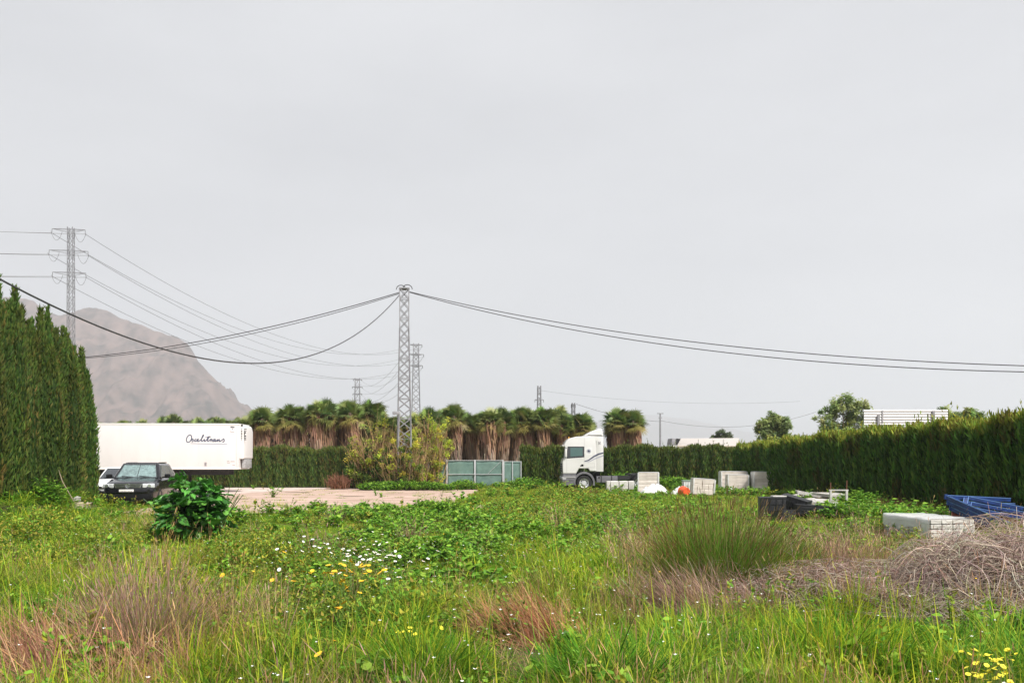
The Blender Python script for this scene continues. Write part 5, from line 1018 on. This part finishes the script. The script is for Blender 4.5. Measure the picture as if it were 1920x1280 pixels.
GR = [srgb(122, 158, 46), srgb(144, 170, 50), srgb(102, 146, 44), srgb(160, 170, 60)]; GR2 = [srgb(80, 132, 42), srgb(98, 148, 46), srgb(66, 112, 38)]; STRAW = [srgb(178, 150, 116), srgb(160, 128, 100), srgb(190, 166, 130), srgb(146, 114, 94)]; RED = [srgb(168, 126, 98), srgb(148, 106, 82), srgb(184, 148, 116), srgb(128, 92, 76)]; STRAW2 = [srgb(164, 132, 116), srgb(150, 120, 106), srgb(178, 148, 130)]; OLV = [srgb(138, 138, 66), srgb(126, 126, 62), srgb(150, 142, 78)]
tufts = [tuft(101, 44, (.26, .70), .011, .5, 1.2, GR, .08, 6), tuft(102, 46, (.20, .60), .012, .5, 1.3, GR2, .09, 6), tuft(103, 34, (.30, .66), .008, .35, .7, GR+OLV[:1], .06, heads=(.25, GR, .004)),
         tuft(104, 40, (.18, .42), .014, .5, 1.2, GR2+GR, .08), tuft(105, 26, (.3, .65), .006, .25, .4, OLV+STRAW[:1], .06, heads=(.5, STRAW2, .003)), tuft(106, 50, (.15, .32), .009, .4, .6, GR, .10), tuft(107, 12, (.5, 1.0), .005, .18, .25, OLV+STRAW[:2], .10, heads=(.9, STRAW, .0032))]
rng = np.random.default_rng(501)
p = field(rng, [(2.2, 8, 105), (8, 14, 62), (14, 22, 34), (22, 32, 22)]); n = len(p); bz = bare(p); u, v = view(p)
dry = np.clip(blob(p, 150, 1200, 300, 130)+blob(p, 1020, 1190, 190, 90)+blob(p, 1330, 1120, 210, 60)+blob(p, 1640, 1060, 220, 80)+blob(p, 1840, 1110, 200, 120), 0, 1)
heap = np.clip(blob(p, 130, 1235, 180, 60, .3)+blob(p, 1015, 1200, 120, 45, .3)+blob(p, 1320, 1125, 150, 28, .3)+blob(p, 1660, 1110, 200, 30, .3)+blob(p, 1880, 1130, 130, 50, .3), 0, 1); keep = ~bz & (rng.random(n) > .8*heap) | (bz & (rng.random(n) < .09)); keep &= ~((blob(p, 1500, 1040, 240, 40) > .5) & (rng.random(n) < .5)); keep &= rng.random(n) < .62+.5*fnoise(p[:, 0], p[:, 1], 2.3, 21); p = p[keep]; n = len(p); u, v = view(p)
lush = S((fnoise(p[:, 0], p[:, 1], .55, 9)+.25)/.7); lush = np.clip(lush+blob(p, 60, 960, 170, 60)+blob(p, 1500, 1220, 420, 70)*.7, 0, 1)
idx = np.where(rng.random(n) < lush, rng.choice([1, 3, 0], n), rng.choice([0, 0, 0, 2, 2, 3, 5, 5, 4, 6], n)); hs_ = .72+.36*fnoise(p[:, 0], p[:, 1], 1.1, 4)+.15*fnoise(p[:, 0], p[:, 1], 2.3, 21)+rng.normal(0, .2, n); hs_ += .25*blob(p, 1600, 1230, 360, 60)+.35*blob(p, 60, 950, 150, 55); hs_ = np.clip(hs_, .32, 1.3)*np.where(p[:, 1] > 14, .74, 1)*(1-.45*blob(p, 1480, 985, 130, 30))*(1-.3*blob(p, 1700, 1015, 120, 25))*(1-.5*blob(p, 690, 1060, 230, 70))*(1-.5*blob(p, 620, 975, 300, 30)); ws = np.clip(hs_, .7, 1.2)*np.where(p[:, 1] > 22, 2.0, np.where(p[:, 1] > 14, 1.55, np.where(p[:, 1] > 8, 1.15, 1.)))
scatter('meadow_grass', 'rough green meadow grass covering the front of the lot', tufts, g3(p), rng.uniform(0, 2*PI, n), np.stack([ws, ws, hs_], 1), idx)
far_t = [tuft(111, 40, (.25, .5), .03, .35, .7, GR+GR2, .22, 3), tuft(112, 40, (.2, .4), .035, .4, .8, GR+OLV, .25, 3), tuft(113, 36, (.3, .6), .025, .3, .5, OLV+GR, .2, 3)]
rng = np.random.default_rng(502); p = field(rng, [(30, 62, 9)], -34, 14.6); n = len(p); bz = bare(p); keep = ~bz | (rng.random(n) < .06*(fnoise(p[:, 0]*.4, p[:, 1], 1.2, 7) > .1)); keep &= ~((p[:, 1] > 58)); p = p[keep]; n = len(p)
hs_ = np.clip(.55+.25*fnoise(p[:, 0], p[:, 1], .5, 6)+rng.normal(0, .12, n), .25, 1.1); hs_ = np.where(bare(p), .22, hs_)*np.where(p[:, 0] > 4, .7, 1)
scatter('far_grass', 'green grass strip between the dirt yard and the back hedge', far_t, g3(p), rng.uniform(0, 2*PI, n), np.stack([hs_*0+.9, hs_*0+.9, hs_], 1), rng.integers(0, 3, n))
# broad-leaved weeds in patches
WG = [srgb(104, 148, 48), srgb(122, 164, 54), srgb(88, 134, 44), srgb(138, 172, 62)]
weeds = [weed(121, 60, .26, .060, .085, WG, .75), weed(122, 70, .36, .05, .08, WG, .6), weed(123, 50, .24, .075, .10, WG[:3]+[srgb(106, 138, 84)], .9)]
YW = [srgb(150, 150, 54), srgb(136, 146, 52), srgb(166, 160, 62), srgb(150, 132, 60), srgb(122, 146, 50), srgb(134, 156, 54)]
weeds += [weed(124, 60, .42, .026, .05, YW, .35), weed(125, 60, .36, .03, .05, YW+WG, .45)]
rng = np.random.default_rng(503); p = field(rng, [(3, 9, 30), (9, 18, 24), (18, 30, 14), (30, 56, 6)], -22, 14.4); n = len(p)
bl = [(640, 958, 100, 10), (790, 970, 130, 22), (880, 1000, 160, 40), (1020, 985, 160, 40), (1200, 960, 170, 30), (1230, 945, 60, 12), (1000, 897, 70, 9), (1165, 884, 50, 10), (1270, 892, 60, 10), (760, 902, 120, 8), (1560, 1000, 60, 20), (1690, 960, 60, 12), (700, 1060, 170, 50), (340, 1040, 120, 30), (1880, 1200, 80, 60), (90, 905, 30, 20), (1520, 1010, 150, 25), (430, 895, 60, 10)]
yl = [(480, 1060, 260, 50), (350, 1040, 150, 40), (560, 1150, 200, 80), (1080, 960, 140, 25), (1650, 1010, 110, 30), (1310, 910, 50, 12), (60, 1020, 120, 40)]
wg = np.clip(sum(blob(p, *b_) for b_ in bl), 0, 1); wy = np.clip(sum(blob(p, *b_) for b_ in yl), 0, 1); wt = .8*wg+wy+.2; keep = (rng.random(n) < np.clip(wt*(.55+.45*fnoise(p[:, 0], p[:, 1], 1.6, 12)), 0, 1)) & ~(bare(p) & (rng.random(n) > .04)); p = p[keep]; wg = wg[keep]; wy = wy[keep]; n = len(p)
idx = np.where(rng.random(n) < (wg+.03)/(wg+wy+.06), rng.integers(0, 3, n), rng.integers(3, 5, n)); sc = rng.uniform(.6, 1.4, n)*(1+.3*fnoise(p[:, 0], p[:, 1], 1.1, 15))*(1-.35*blob(p, 1300, 930, 160, 18))*(1-.35*blob(p, 1480, 985, 130, 30))*np.where(p[:, 1] > 30, 1.7, np.where(p[:, 1] > 18, 1.3, 1))
scatter('broadleaf_weeds', 'patches of broad-leaved green weeds in the meadow', weeds, g3(p), rng.uniform(0, 2*PI, n), sc, idx)
# taller weed mounds by the gate, truck and pallets
rng = np.random.default_rng(504); pts = []
for cx, Y, w, h, n in [(985, 54.5, 2.3, .6, 260), (1035, 54, 1.6, .5, 140), (1165, 54.5, 1.8, 1.0, 260), (1255, 52.5, 2.2, .9, 280), (1295, 50.3, 1.0, .9, 90), (870, 54.5, 1.2, .5, 120), (760, 53.2, 3.2, .5, 320), (1420, 41, 2.4, .2, 70), (1340, 44, 1.2, .3, 60), (1610, 28.6, .9, .55, 120), (1600, 24, 1.4, .3, 110), (1715, 20.5, 1.6, .4, 160), (92, 25.6, .4, .6, 25), (1690, 19.6, .8, .3, 60)]:
    X = (cx-960)/FPX*Y; a = rng.uniform(0, 2*PI, n); r = np.sqrt(rng.random(n)); x = X+w*r*np.cos(a); y = Y+.8*r*np.sin(a)*min(w, 1.2); pts.append(np.stack([x, y, gh(x, y)+h*.8*(1-r**2)*rng.uniform(.0, 1, n)], 1))
pts = np.concatenate(pts); n = len(pts); scatter('weed_mounds', 'leafy green weed mounds round the gate, truck and pallets', weeds[:3], pts, rng.uniform(0, 2*PI, n), rng.uniform(1.1, 1.9, n), rng.integers(0, 3, n))
# dry grass: straw-coloured tufts thrown among the green
dry_t = [tuft(131, 60, (.35, .75), .006, .5, .9, STRAW, .08, m=leaf_dry), tuft(132, 60, (.3, .7), .006, .9, .5, STRAW2, .1, m=leaf_dry), tuft(133, 50, (.5, .95), .005, .2, .3, STRAW2+STRAW, .08, heads=(.5, STRAW2, .004), m=leaf_dry), tuft(134, 70, (.3, .8), .006, 1.15, .25, STRAW+[srgb(170, 120, 86)], .12, m=leaf_dry)]
rng = np.random.default_rng(505); p = field(rng, [(2.2, 8, 14), (8, 16, 9), (16, 24, 4)]); n = len(p)
d1 = np.clip(.6*blob(p, 110, 1240, 250, 90)+blob(p, 1010, 1190, 130, 60)+blob(p, 1320, 1115, 150, 40), 0, 1); d2 = np.clip(blob(p, 230, 1120, 110, 60)*.5+blob(p, 1560, 1050, 170, 40)*.7+blob(p, 1700, 1105, 160, 40)*.7+blob(p, 480, 1190, 70, 50)*.6+blob(p, 1210, 1060, 70, 30)*.5, 0, 1)
keep = rng.random(n) < np.clip(.5*d1+.5*d2+.03, 0, 1); p = p[keep]; d1 = d1[keep]; d2 = d2[keep]; n = len(p); idx = np.where(rng.random(n) < (d1+.01)/(d1+d2+.02), rng.choice([1, 3, 0], n), rng.choice([2, 2, 0], n)); sc = rng.uniform(.6, 1.1, n)
wsc = np.where(p[:, 1] > 12, 1.6, 1.15)*sc
scatter('dry_grass', 'straw-coloured dry grass lying and standing in the meadow', dry_t, g3(p), rng.uniform(0, 2*PI, n), np.stack([wsc, wsc, sc], 1), idx)

# single clumps that stand out
def clump(name, label, px, Y, w, d, n, h, wd, lean, cols, seed, cat, m=None, lean_dir=None, group=None, heads=None, curl=.15, k=5):
    X = (px-960)/FPX*Y; rng = np.random.default_rng(seed); a = rng.uniform(0, 2*PI, n); r = np.sqrt(rng.random(n)); x = w*r*np.cos(a); y = d*r*np.sin(a); z = gh(X+x, Y+y)-ghf(X, Y)-.02
    az = np.arctan2(y/d, x/w)+rng.normal(0, .8, n) if lean_dir is None else lean_dir+rng.normal(0, .6, n); H = rng.uniform(h[0], h[1], n)*(1-.35*r**2); P = stalks(rng, np.stack([x, y, z], -1), H, np.abs(rng.normal(lean, lean*.5, n))*(.4+r), az, rng.normal(curl, .3, n), k)
    sa = rng.uniform(0, 2*PI, n); side = np.stack([np.cos(sa), np.sin(sa), 0*sa], -1); g = Geo(); wp = np.interp(np.linspace(0, 1, k), [0, .5, .8, 1], [1, .9, .6, .1]); g.ribbon(P, wp[None]*rng.uniform(.6, 1.3, (n, 1))*wd/2, side, pick(rng, n, cols, .18))
    if heads is not None:
        e = P[:, -1]; dd = unit(P[:, -1]-P[:, -2]); L = rng.uniform(.05, .12, n)[:, None]; g.ribbon(np.stack([e-dd*.02, e+dd*L*.5, e+dd*L], 1), np.tile([.002, .005, .001], (n, 1)), side, pick(rng, n, heads, .12))
    o = link(name, g.mesh(name, m or leaf_grass), None); o.location = (X, Y, ghf(X, Y)); return tag(o, label, cat, group)
RU = [srgb(96, 136, 48), srgb(82, 122, 44), srgb(116, 146, 58), srgb(140, 132, 78)]
clump('rush_clump', 'big upright dark green rush clump behind the flattened straw', 1345, 11.4, .72, .55, 2700, (.7, 1.5), .010, .5, RU, 141, 'clump', group='tall grass clumps', heads=[srgb(128, 104, 72), srgb(104, 88, 60)])
clump('rush_clump', 'smaller green rush clump joined to the right of the big one', 1450, 12.6, .7, .6, 1100, (.5, .95), .010, .30, RU+GR2, 142, 'clump', group='tall grass clumps')
clump('dry_grass_clump', 'fine pinkish dry grass standing upright at the lower left', 270, 7.9, .42, .36, 950, (.5, 1.05), .006, .5, STRAW2+[srgb(132, 140, 66)], 143, 'clump', leaf_dry, group='dry grass clumps', heads=STRAW2)
clump('dry_grass_clump', 'radiating tan and green tussock at the lower left, right of the pinkish one', 430, 8.6, .35, .3, 700, (.45, .9), .007, .6, STRAW+GR, 154, 'clump', group='dry grass clumps')
clump('grass_tussock', 'tall arching green grass tussock low in the middle, left of the tan heap', 790, 6.7, .4, .3, 800, (.4, .85), .011, .6, GR+GR2, 155, 'clump', group='green grass tussocks', curl=.7, k=6)
clump('grass_tussock', 'bright arching green grass tussock at the bottom right', 1560, 7.2, .6, .4, 1200, (.4, .8), .011, .6, GR+GR2, 156, 'clump', group='green grass tussocks', curl=.7, k=6)
clump('grass_tussock', 'dark green arching tussock at the bottom, below the tan heap', 1130, 6.2, .5, .35, 1000, (.35, .75), .012, .6, GR2, 157, 'clump', group='green grass tussocks', curl=.8, k=6)
clump('dry_grass_clump', 'heap of flattened tan grass in the lower left corner', 120, 6.9, 1.25, .7, 2300, (.4, .95), .008, 1.15, RED, 144, 'clump', leaf_dry, PI*.85, group='dry grass clumps', curl=.35)
clump('dry_grass_clump', 'orange-tan flattened grass heap low in the middle', 1010, 8.3, .75, .6, 2200, (.35, .85), .008, 1.05, [srgb(176, 130, 92), srgb(156, 108, 78), srgb(186, 150, 108), srgb(132, 94, 74)], 145, 'clump', leaf_dry, PI*.9, group='dry grass clumps', curl=.6)
clump('dry_grass_clump', 'grey-brown straw flattened at the foot of the big rush clump', 1310, 10.1, 1.15, .55, 2500, (.4, .95), .008, 1.2, [srgb(168, 140, 122), srgb(148, 120, 108), srgb(184, 160, 136), srgb(120, 98, 90)], 146, 'clump', leaf_dry, PI*.95, group='dry grass clumps', curl=.4)
clump('dry_grass_clump', 'wide band of fine brown dry stalks right of the rush clumps', 1560, 13.0, 1.6, 1.0, 2600, (.3, .6), .008, .5, [srgb(160, 132, 112), srgb(146, 116, 98), srgb(172, 146, 120)], 147, 'clump', leaf_dry, group='dry grass clumps')
clump('dry_grass_clump', 'small reddish dry tuft before the truck front wheel', 1092, 44, .9, .5, 500, (.3, .6), .022, .4, [srgb(140, 96, 70), srgb(120, 84, 60)], 148, 'clump', leaf_dry, group='dry grass clumps')
clump('dry_grass_clump', 'dark reddish dry weed heap by the white post frame', 1668, 26.5, .8, .5, 900, (.3, .75), .015, .6, [srgb(122, 84, 68), srgb(104, 72, 58)], 149, 'clump', leaf_dry, group='dry grass clumps')
clump('dry_grass_clump', 'reddish dry weeds among the broken slabs', 1535, 30.2, 1.2, .6, 900, (.25, .55), .018, .5, [srgb(150, 108, 92), srgb(130, 92, 78)], 150, 'clump', leaf_dry, group='dry grass clumps')
# brush pile
def brush(name, label, X, Y, rx, ry, h, n, cols, seed, L=(.5, 1.2)):
    rng = np.random.default_rng(seed); a = rng.uniform(0, 2*PI, n); r = np.sqrt(rng.random(n)); x = rx*r*np.cos(a); y = ry*r*np.sin(a); dome = h*np.clip(1-r**2, 0, 1)**.75*(1+.22*np.sin(2.2*a+seed)*r+.18*fnoise(x, y, 2.2, seed))
    z = dome*rng.uniform(.35, 1.0, n)+gh(X+x, Y+y)-ghf(X, Y); k = 7; P = np.zeros((n, k, 3)); P[:, 0] = np.stack([x, y, z], -1); az = rng.uniform(0, 2*PI, n); el = rng.normal(.15, .4, n); Ls = rng.uniform(L[0], L[1], n)/(k-1); ta = rng.normal(0, .35, n); te = rng.normal(-.12, .14, n)
    for j in range(1, k):
        P[:, j] = P[:, j-1]+np.stack([np.cos(el)*np.cos(az), np.cos(el)*np.sin(az), np.sin(el)], -1)*Ls[:, None]; az = az+ta+rng.normal(0, .18, n); el = el+te+rng.normal(0, .12, n)
        q = P[:, j]; rr = np.clip((q[:, 0]/rx)**2+(q[:, 1]/ry)**2, 0, 1); lim = h*1.12*np.sqrt(1-rr)+.04; q[:, 2] = np.clip(q[:, 2], .0, lim+.1+.25*(np.arange(n) % 9 == 0)); 
    g = Geo(); g.tube(P, np.interp(np.arange(k), [0, k-1], [.0046, .0016])[None]*np.exp(rng.normal(-.1, .45, (n, 1))), pick(rng, n, cols, .16), 3)
    A, E = np.meshgrid(np.linspace(0, 2*PI, 25), np.linspace(0, PI/2, 9)); g.grid(np.stack([rx*.8*np.cos(A)*np.cos(E), ry*.8*np.sin(A)*np.cos(E), h*.5*np.sin(E)*(1+.15*np.sin(A*4))-.03], -1), np.array(srgb(88, 70, 58)))
    o = link(name, g.mesh(name, leaf_dry), None); o.location = (X, Y, ghf(X, Y)); return tag(o, label, 'brush', 'dead brush piles')
BR = [srgb(186, 170, 156), srgb(164, 144, 134), srgb(200, 186, 170), srgb(142, 122, 114)]
brush('brush_pile', 'large dome of tangled grey-brown dead brush at the right edge', 6.75, 10.3, 2.0, 1.3, .97, 6500, BR, 151)
brush('brush_pile', 'low flat tail of dead brush left of the large brush dome', 4.7, 10.8, 2.1, 1.2, .34, 4400, BR+[srgb(150, 120, 104)], 152, (.4, .9))
brush('brush_pile', 'thin dead brush spread between the big dome and the grey-green grass', 5.3, 9.4, 1.5, .7, .26, 1900, BR, 153, (.3, .7))
# big-leaved plant
lm = leafmat('big_leaf', .2, .38, 0, rnd=.3, spec=.5)
def leaf_sheet(seed, L, W):
    rng = np.random.default_rng(seed); u, v = np.meshgrid(np.linspace(0, 1, 7), np.linspace(-1, 1, 5)); wd = W*np.interp(u, [0, .12, .35, .7, 1], [.05, .75, 1, .6, .03]); y = v*wd*(1+.10*np.sin(u*19+seed)); x = u*L; z = -.5*L*u**2*.8+.25*wd*np.abs(v)+.03*L*np.sin(u*12+v*3+seed)+.02*np.sin(v*6+u*9)
    c = np.array([srgb(66, 124, 46), srgb(78, 140, 52), srgb(56, 106, 42), srgb(98, 150, 60)][seed % 4]); cc = np.broadcast_to(c, u.shape+(3,)).copy(); cc[np.abs(v) < .1] *= 1.5
    g = Geo(); g.grid(np.stack([x, y, z], -1), cc); return g.mesh('leaf', lm, True)
LV = [leaf_sheet(k, .18+.03*(k % 3), .058+.010*(k % 4)) for k in range(8)]
Xp, Yp = (366-960)/FPX*16.6, 16.6; bpl = thing('leafy_plant', 'tall dark green plant with big glossy leaves in front of the SUV', 'plant', (Xp, Yp, ghf(Xp, Yp))); rng = np.random.default_rng(160)
nst = 30; az = rng.uniform(0, 2*PI, nst); ST = stalks(rng, np.stack([.3*np.cos(az)*rng.random(nst), .3*np.sin(az)*rng.random(nst), np.full(nst, -.03)], -1), rng.uniform(.75, 1.5, nst), np.abs(rng.normal(.36, .2, nst)), az, rng.normal(.05, .2, nst), 6); ST[0, :, :2] *= .3
g = Geo(); g.tube(ST, np.tile([.02, .018, .015, .012, .01, .006], (nst, 1)), np.tile(srgb(92, 120, 60), (nst, 1)), 5); link('stem', g.mesh('stem', lm, True), None, bpl)
def leaf_place(r0, r1):
    d = unit(rng.normal(0, 1, 3)); d[2] = d[2]*.9+.05; q = np.array([0, 0, .76])+d*np.array([.72, .55, .76])*(1+.12*math.sin(5*d[0]+3*d[2]))*rng.uniform(r0, r1); q[2] = max(q[2], .1); return q, math.atan2(d[1], d[0])+rng.normal(0, .7), (rng.normal(0, .5), -.55*d[2]-.15+rng.normal(0, .4), 0)
for i in range(296):
    q, az_, e_ = leaf_place(.62, 1.0); o = link('leaf', LV[rng.integers(0, 8)], None, bpl); o.location = q; o.rotation_euler = (e_[0], e_[1], az_); sc_ = rng.uniform(.7, 1.35); o.scale = (sc_, sc_, sc_)
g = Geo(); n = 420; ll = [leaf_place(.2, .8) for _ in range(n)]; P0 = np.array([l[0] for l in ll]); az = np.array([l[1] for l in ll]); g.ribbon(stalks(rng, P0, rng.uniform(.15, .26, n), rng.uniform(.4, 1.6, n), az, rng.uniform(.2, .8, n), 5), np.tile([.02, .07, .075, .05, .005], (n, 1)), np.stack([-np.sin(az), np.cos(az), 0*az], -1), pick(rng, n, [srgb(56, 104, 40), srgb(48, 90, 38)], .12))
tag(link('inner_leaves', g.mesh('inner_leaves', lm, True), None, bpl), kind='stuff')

# flowers
petal_w = mat('white_petal', (.85, .85, .82), .6); petal_y = mat('yellow_petal', srgb(244, 196, 40), .6); petal_l = mat('lemon_petal', srgb(236, 224, 60), .6); disc = mat('yellow_disc', srgb(226, 170, 30), .8); stemm = mat('flower_stem', srgb(96, 124, 52), .7)
def bloom_mesh(R, n, m, cup, seed):
    g = Geo(); rng = np.random.default_rng(seed); a = np.arange(n)*2*PI/n+rng.normal(0, .06, n); d = np.stack([np.cos(a), np.sin(a), 0*a], -1); t = np.array([.25, .6, .9, 1.02]); P = d[:, None]*(R*t)[None, :, None]; P[..., 2] = cup*R*t[None]**1.5+rng.normal(0, .04*R, (n, 1)); w = np.array([.5, 1, .85, .3])*R*1.15*PI/n; g.ribbon(P, np.tile(w, (n, 1)), np.stack([-np.sin(a), np.cos(a), 0*a], -1), np.ones((n, 3))); return g.mesh('petals', m)
def centre_mesh(R):
    bm = bmesh.new(); bmesh.ops.create_uvsphere(bm, u_segments=8, v_segments=5, radius=R, matrix=Matrix.Diagonal((1, 1, .5, 1))); me = bpy.data.meshes.new('centre'); bm.to_mesh(me); bm.free(); me.materials.append(disc); return me
def stem_mesh(h, seed):
    rng = np.random.default_rng(seed); g = Geo(); P = stalks(rng, np.zeros((1, 3)), np.array([h]), np.array([.06]), np.array([rng.uniform(0, 6.)]), np.array([.12]), 5); g.tube(P, np.full((1, 5), .0025), np.ones((1, 3))); return g.mesh('stem', stemm), P[0, -1]
def flowers(name, label, group, cat, spots, R, petals, ctr, hrange, seed):
    rng = np.random.default_rng(seed); cm = centre_mesh(R*ctr); pm = [bloom_mesh(R*s_, 13, petals, c_, seed+k) for k, (s_, c_) in enumerate([(1, .1), (.85, .3), (1.1, .0)])]; sm = [stem_mesh(h, seed+k) for k, h in enumerate(np.linspace(hrange[0], hrange[1], 4))]
    for (cx, cy, rx, ry, n) in spots:
        for _ in range(n):
            px = cx+rx*rng.normal()*.5; rw = cy+ry*rng.normal()*.5; me, tip = sm[rng.integers(0, 4)]; Y = FPX*(EYE-tip[2])/(rw-HROW); X = (px-960)/FPX*Y
            o = thing(name, label, cat, (X, Y, ghf(X, Y)), rng.uniform(0, 6.28), group); link('stem', me, None, o)
            tl = (rng.normal(-.1, .35)+.25, rng.normal(0, .3), 0)
            for nm, mm2 in (('petals', pm[rng.integers(0, 3)]), ('centre', cm)): q = link(nm, mm2, None, o); q.location = tip; q.rotation_euler = tl
flowers('yellow_daisy', 'yellow daisy in the flower patch left of centre', 'yellow daisies in the meadow', 'flower', [(640, 1072, 70, 18, 26), (650, 1095, 50, 34, 12), (470, 1080, 90, 30, 4), (635, 1142, 20, 10, 3), (538, 1035, 8, 6, 2), (560, 1070, 30, 20, 4), (605, 1215, 30, 20, 2)], .032, petal_y, .35, (.42, .66), 171)
flowers('white_daisy', 'white daisy in the flower patch left of centre', 'white daisies in the meadow', 'flower', [(690, 1040, 90, 26, 60), (620, 1025, 110, 24, 26), (720, 1010, 50, 12, 9), (730, 1085, 50, 18, 10), (790, 1050, 40, 14, 6), (560, 1030, 60, 25, 8)], .026, petal_w, .35, (.36, .58), 172)
flowers('yellow_sorrel', 'lemon yellow blossom in the cluster at the lower right corner', 'lemon yellow blossoms at the lower right', 'flower', [(1855, 1230, 46, 26, 60), (1885, 1255, 30, 14, 8), (1800, 1240, 30, 20, 3)], .020, petal_l, .2, (.28, .44), 173)
flowers('yellow_sorrel', 'lemon yellow blossom low in the middle of the meadow', 'lemon yellow blossoms in the middle', 'flower', [(765, 1180, 22, 8, 9), (840, 1172, 12, 6, 3)], .020, petal_l, .2, (.32, .5), 174)
def blossom_sprig(seed, m):
    rng = np.random.default_rng(seed); g = Geo(); n = 5; a = rng.uniform(0, 2*PI, n); P = stalks(rng, np.tile([0, 0, rng.uniform(.3, .5)], (n, 1)), np.full(n, .022), np.full(n, .9), a, np.full(n, .3), 3); g.ribbon(P, np.tile([.003, .008, .003], (n, 1)), np.stack([-np.sin(a), np.cos(a), 0*a], -1), np.ones((n, 3))); return g.mesh('blossom', m)
rng = np.random.default_rng(180); p = field(rng, [(3.5, 9, 9), (9, 16, 6), (16, 28, 3.)]); p = p[~bare(p) & (rng.random(len(p)) < .25+.75*np.clip(blob(p, 1100, 1150, 300, 130)+blob(p, 350, 1030, 250, 50)+blob(p, 700, 1050, 200, 60)+blob(p, 1100, 980, 200, 40), 0, 1))]; n = len(p)
scatter('small_blossoms', 'tiny white wild blossoms sprinkled through the grass', [blossom_sprig(k, petal_w) for k in range(4)], g3(p), rng.uniform(0, 6.28, n), rng.uniform(.5, .9, n), rng.integers(0, 4, n))
rng = np.random.default_rng(181); p = field(rng, [(9, 16, 7), (16, 30, 6)]); p = p[~bare(p) & (rng.random(len(p)) < np.clip(blob(p, 1060, 965, 160, 30)+blob(p, 1120, 990, 140, 30)+.08, 0, 1))]; n = len(p)
scatter('small_yellow_blossoms', 'tiny yellow blossoms sprinkled through the weeds in the middle distance', [blossom_sprig(k+9, petal_y) for k in range(4)], g3(p), rng.uniform(0, 6.28, n), rng.uniform(.6, 1.1, n), rng.integers(0, 4, n))
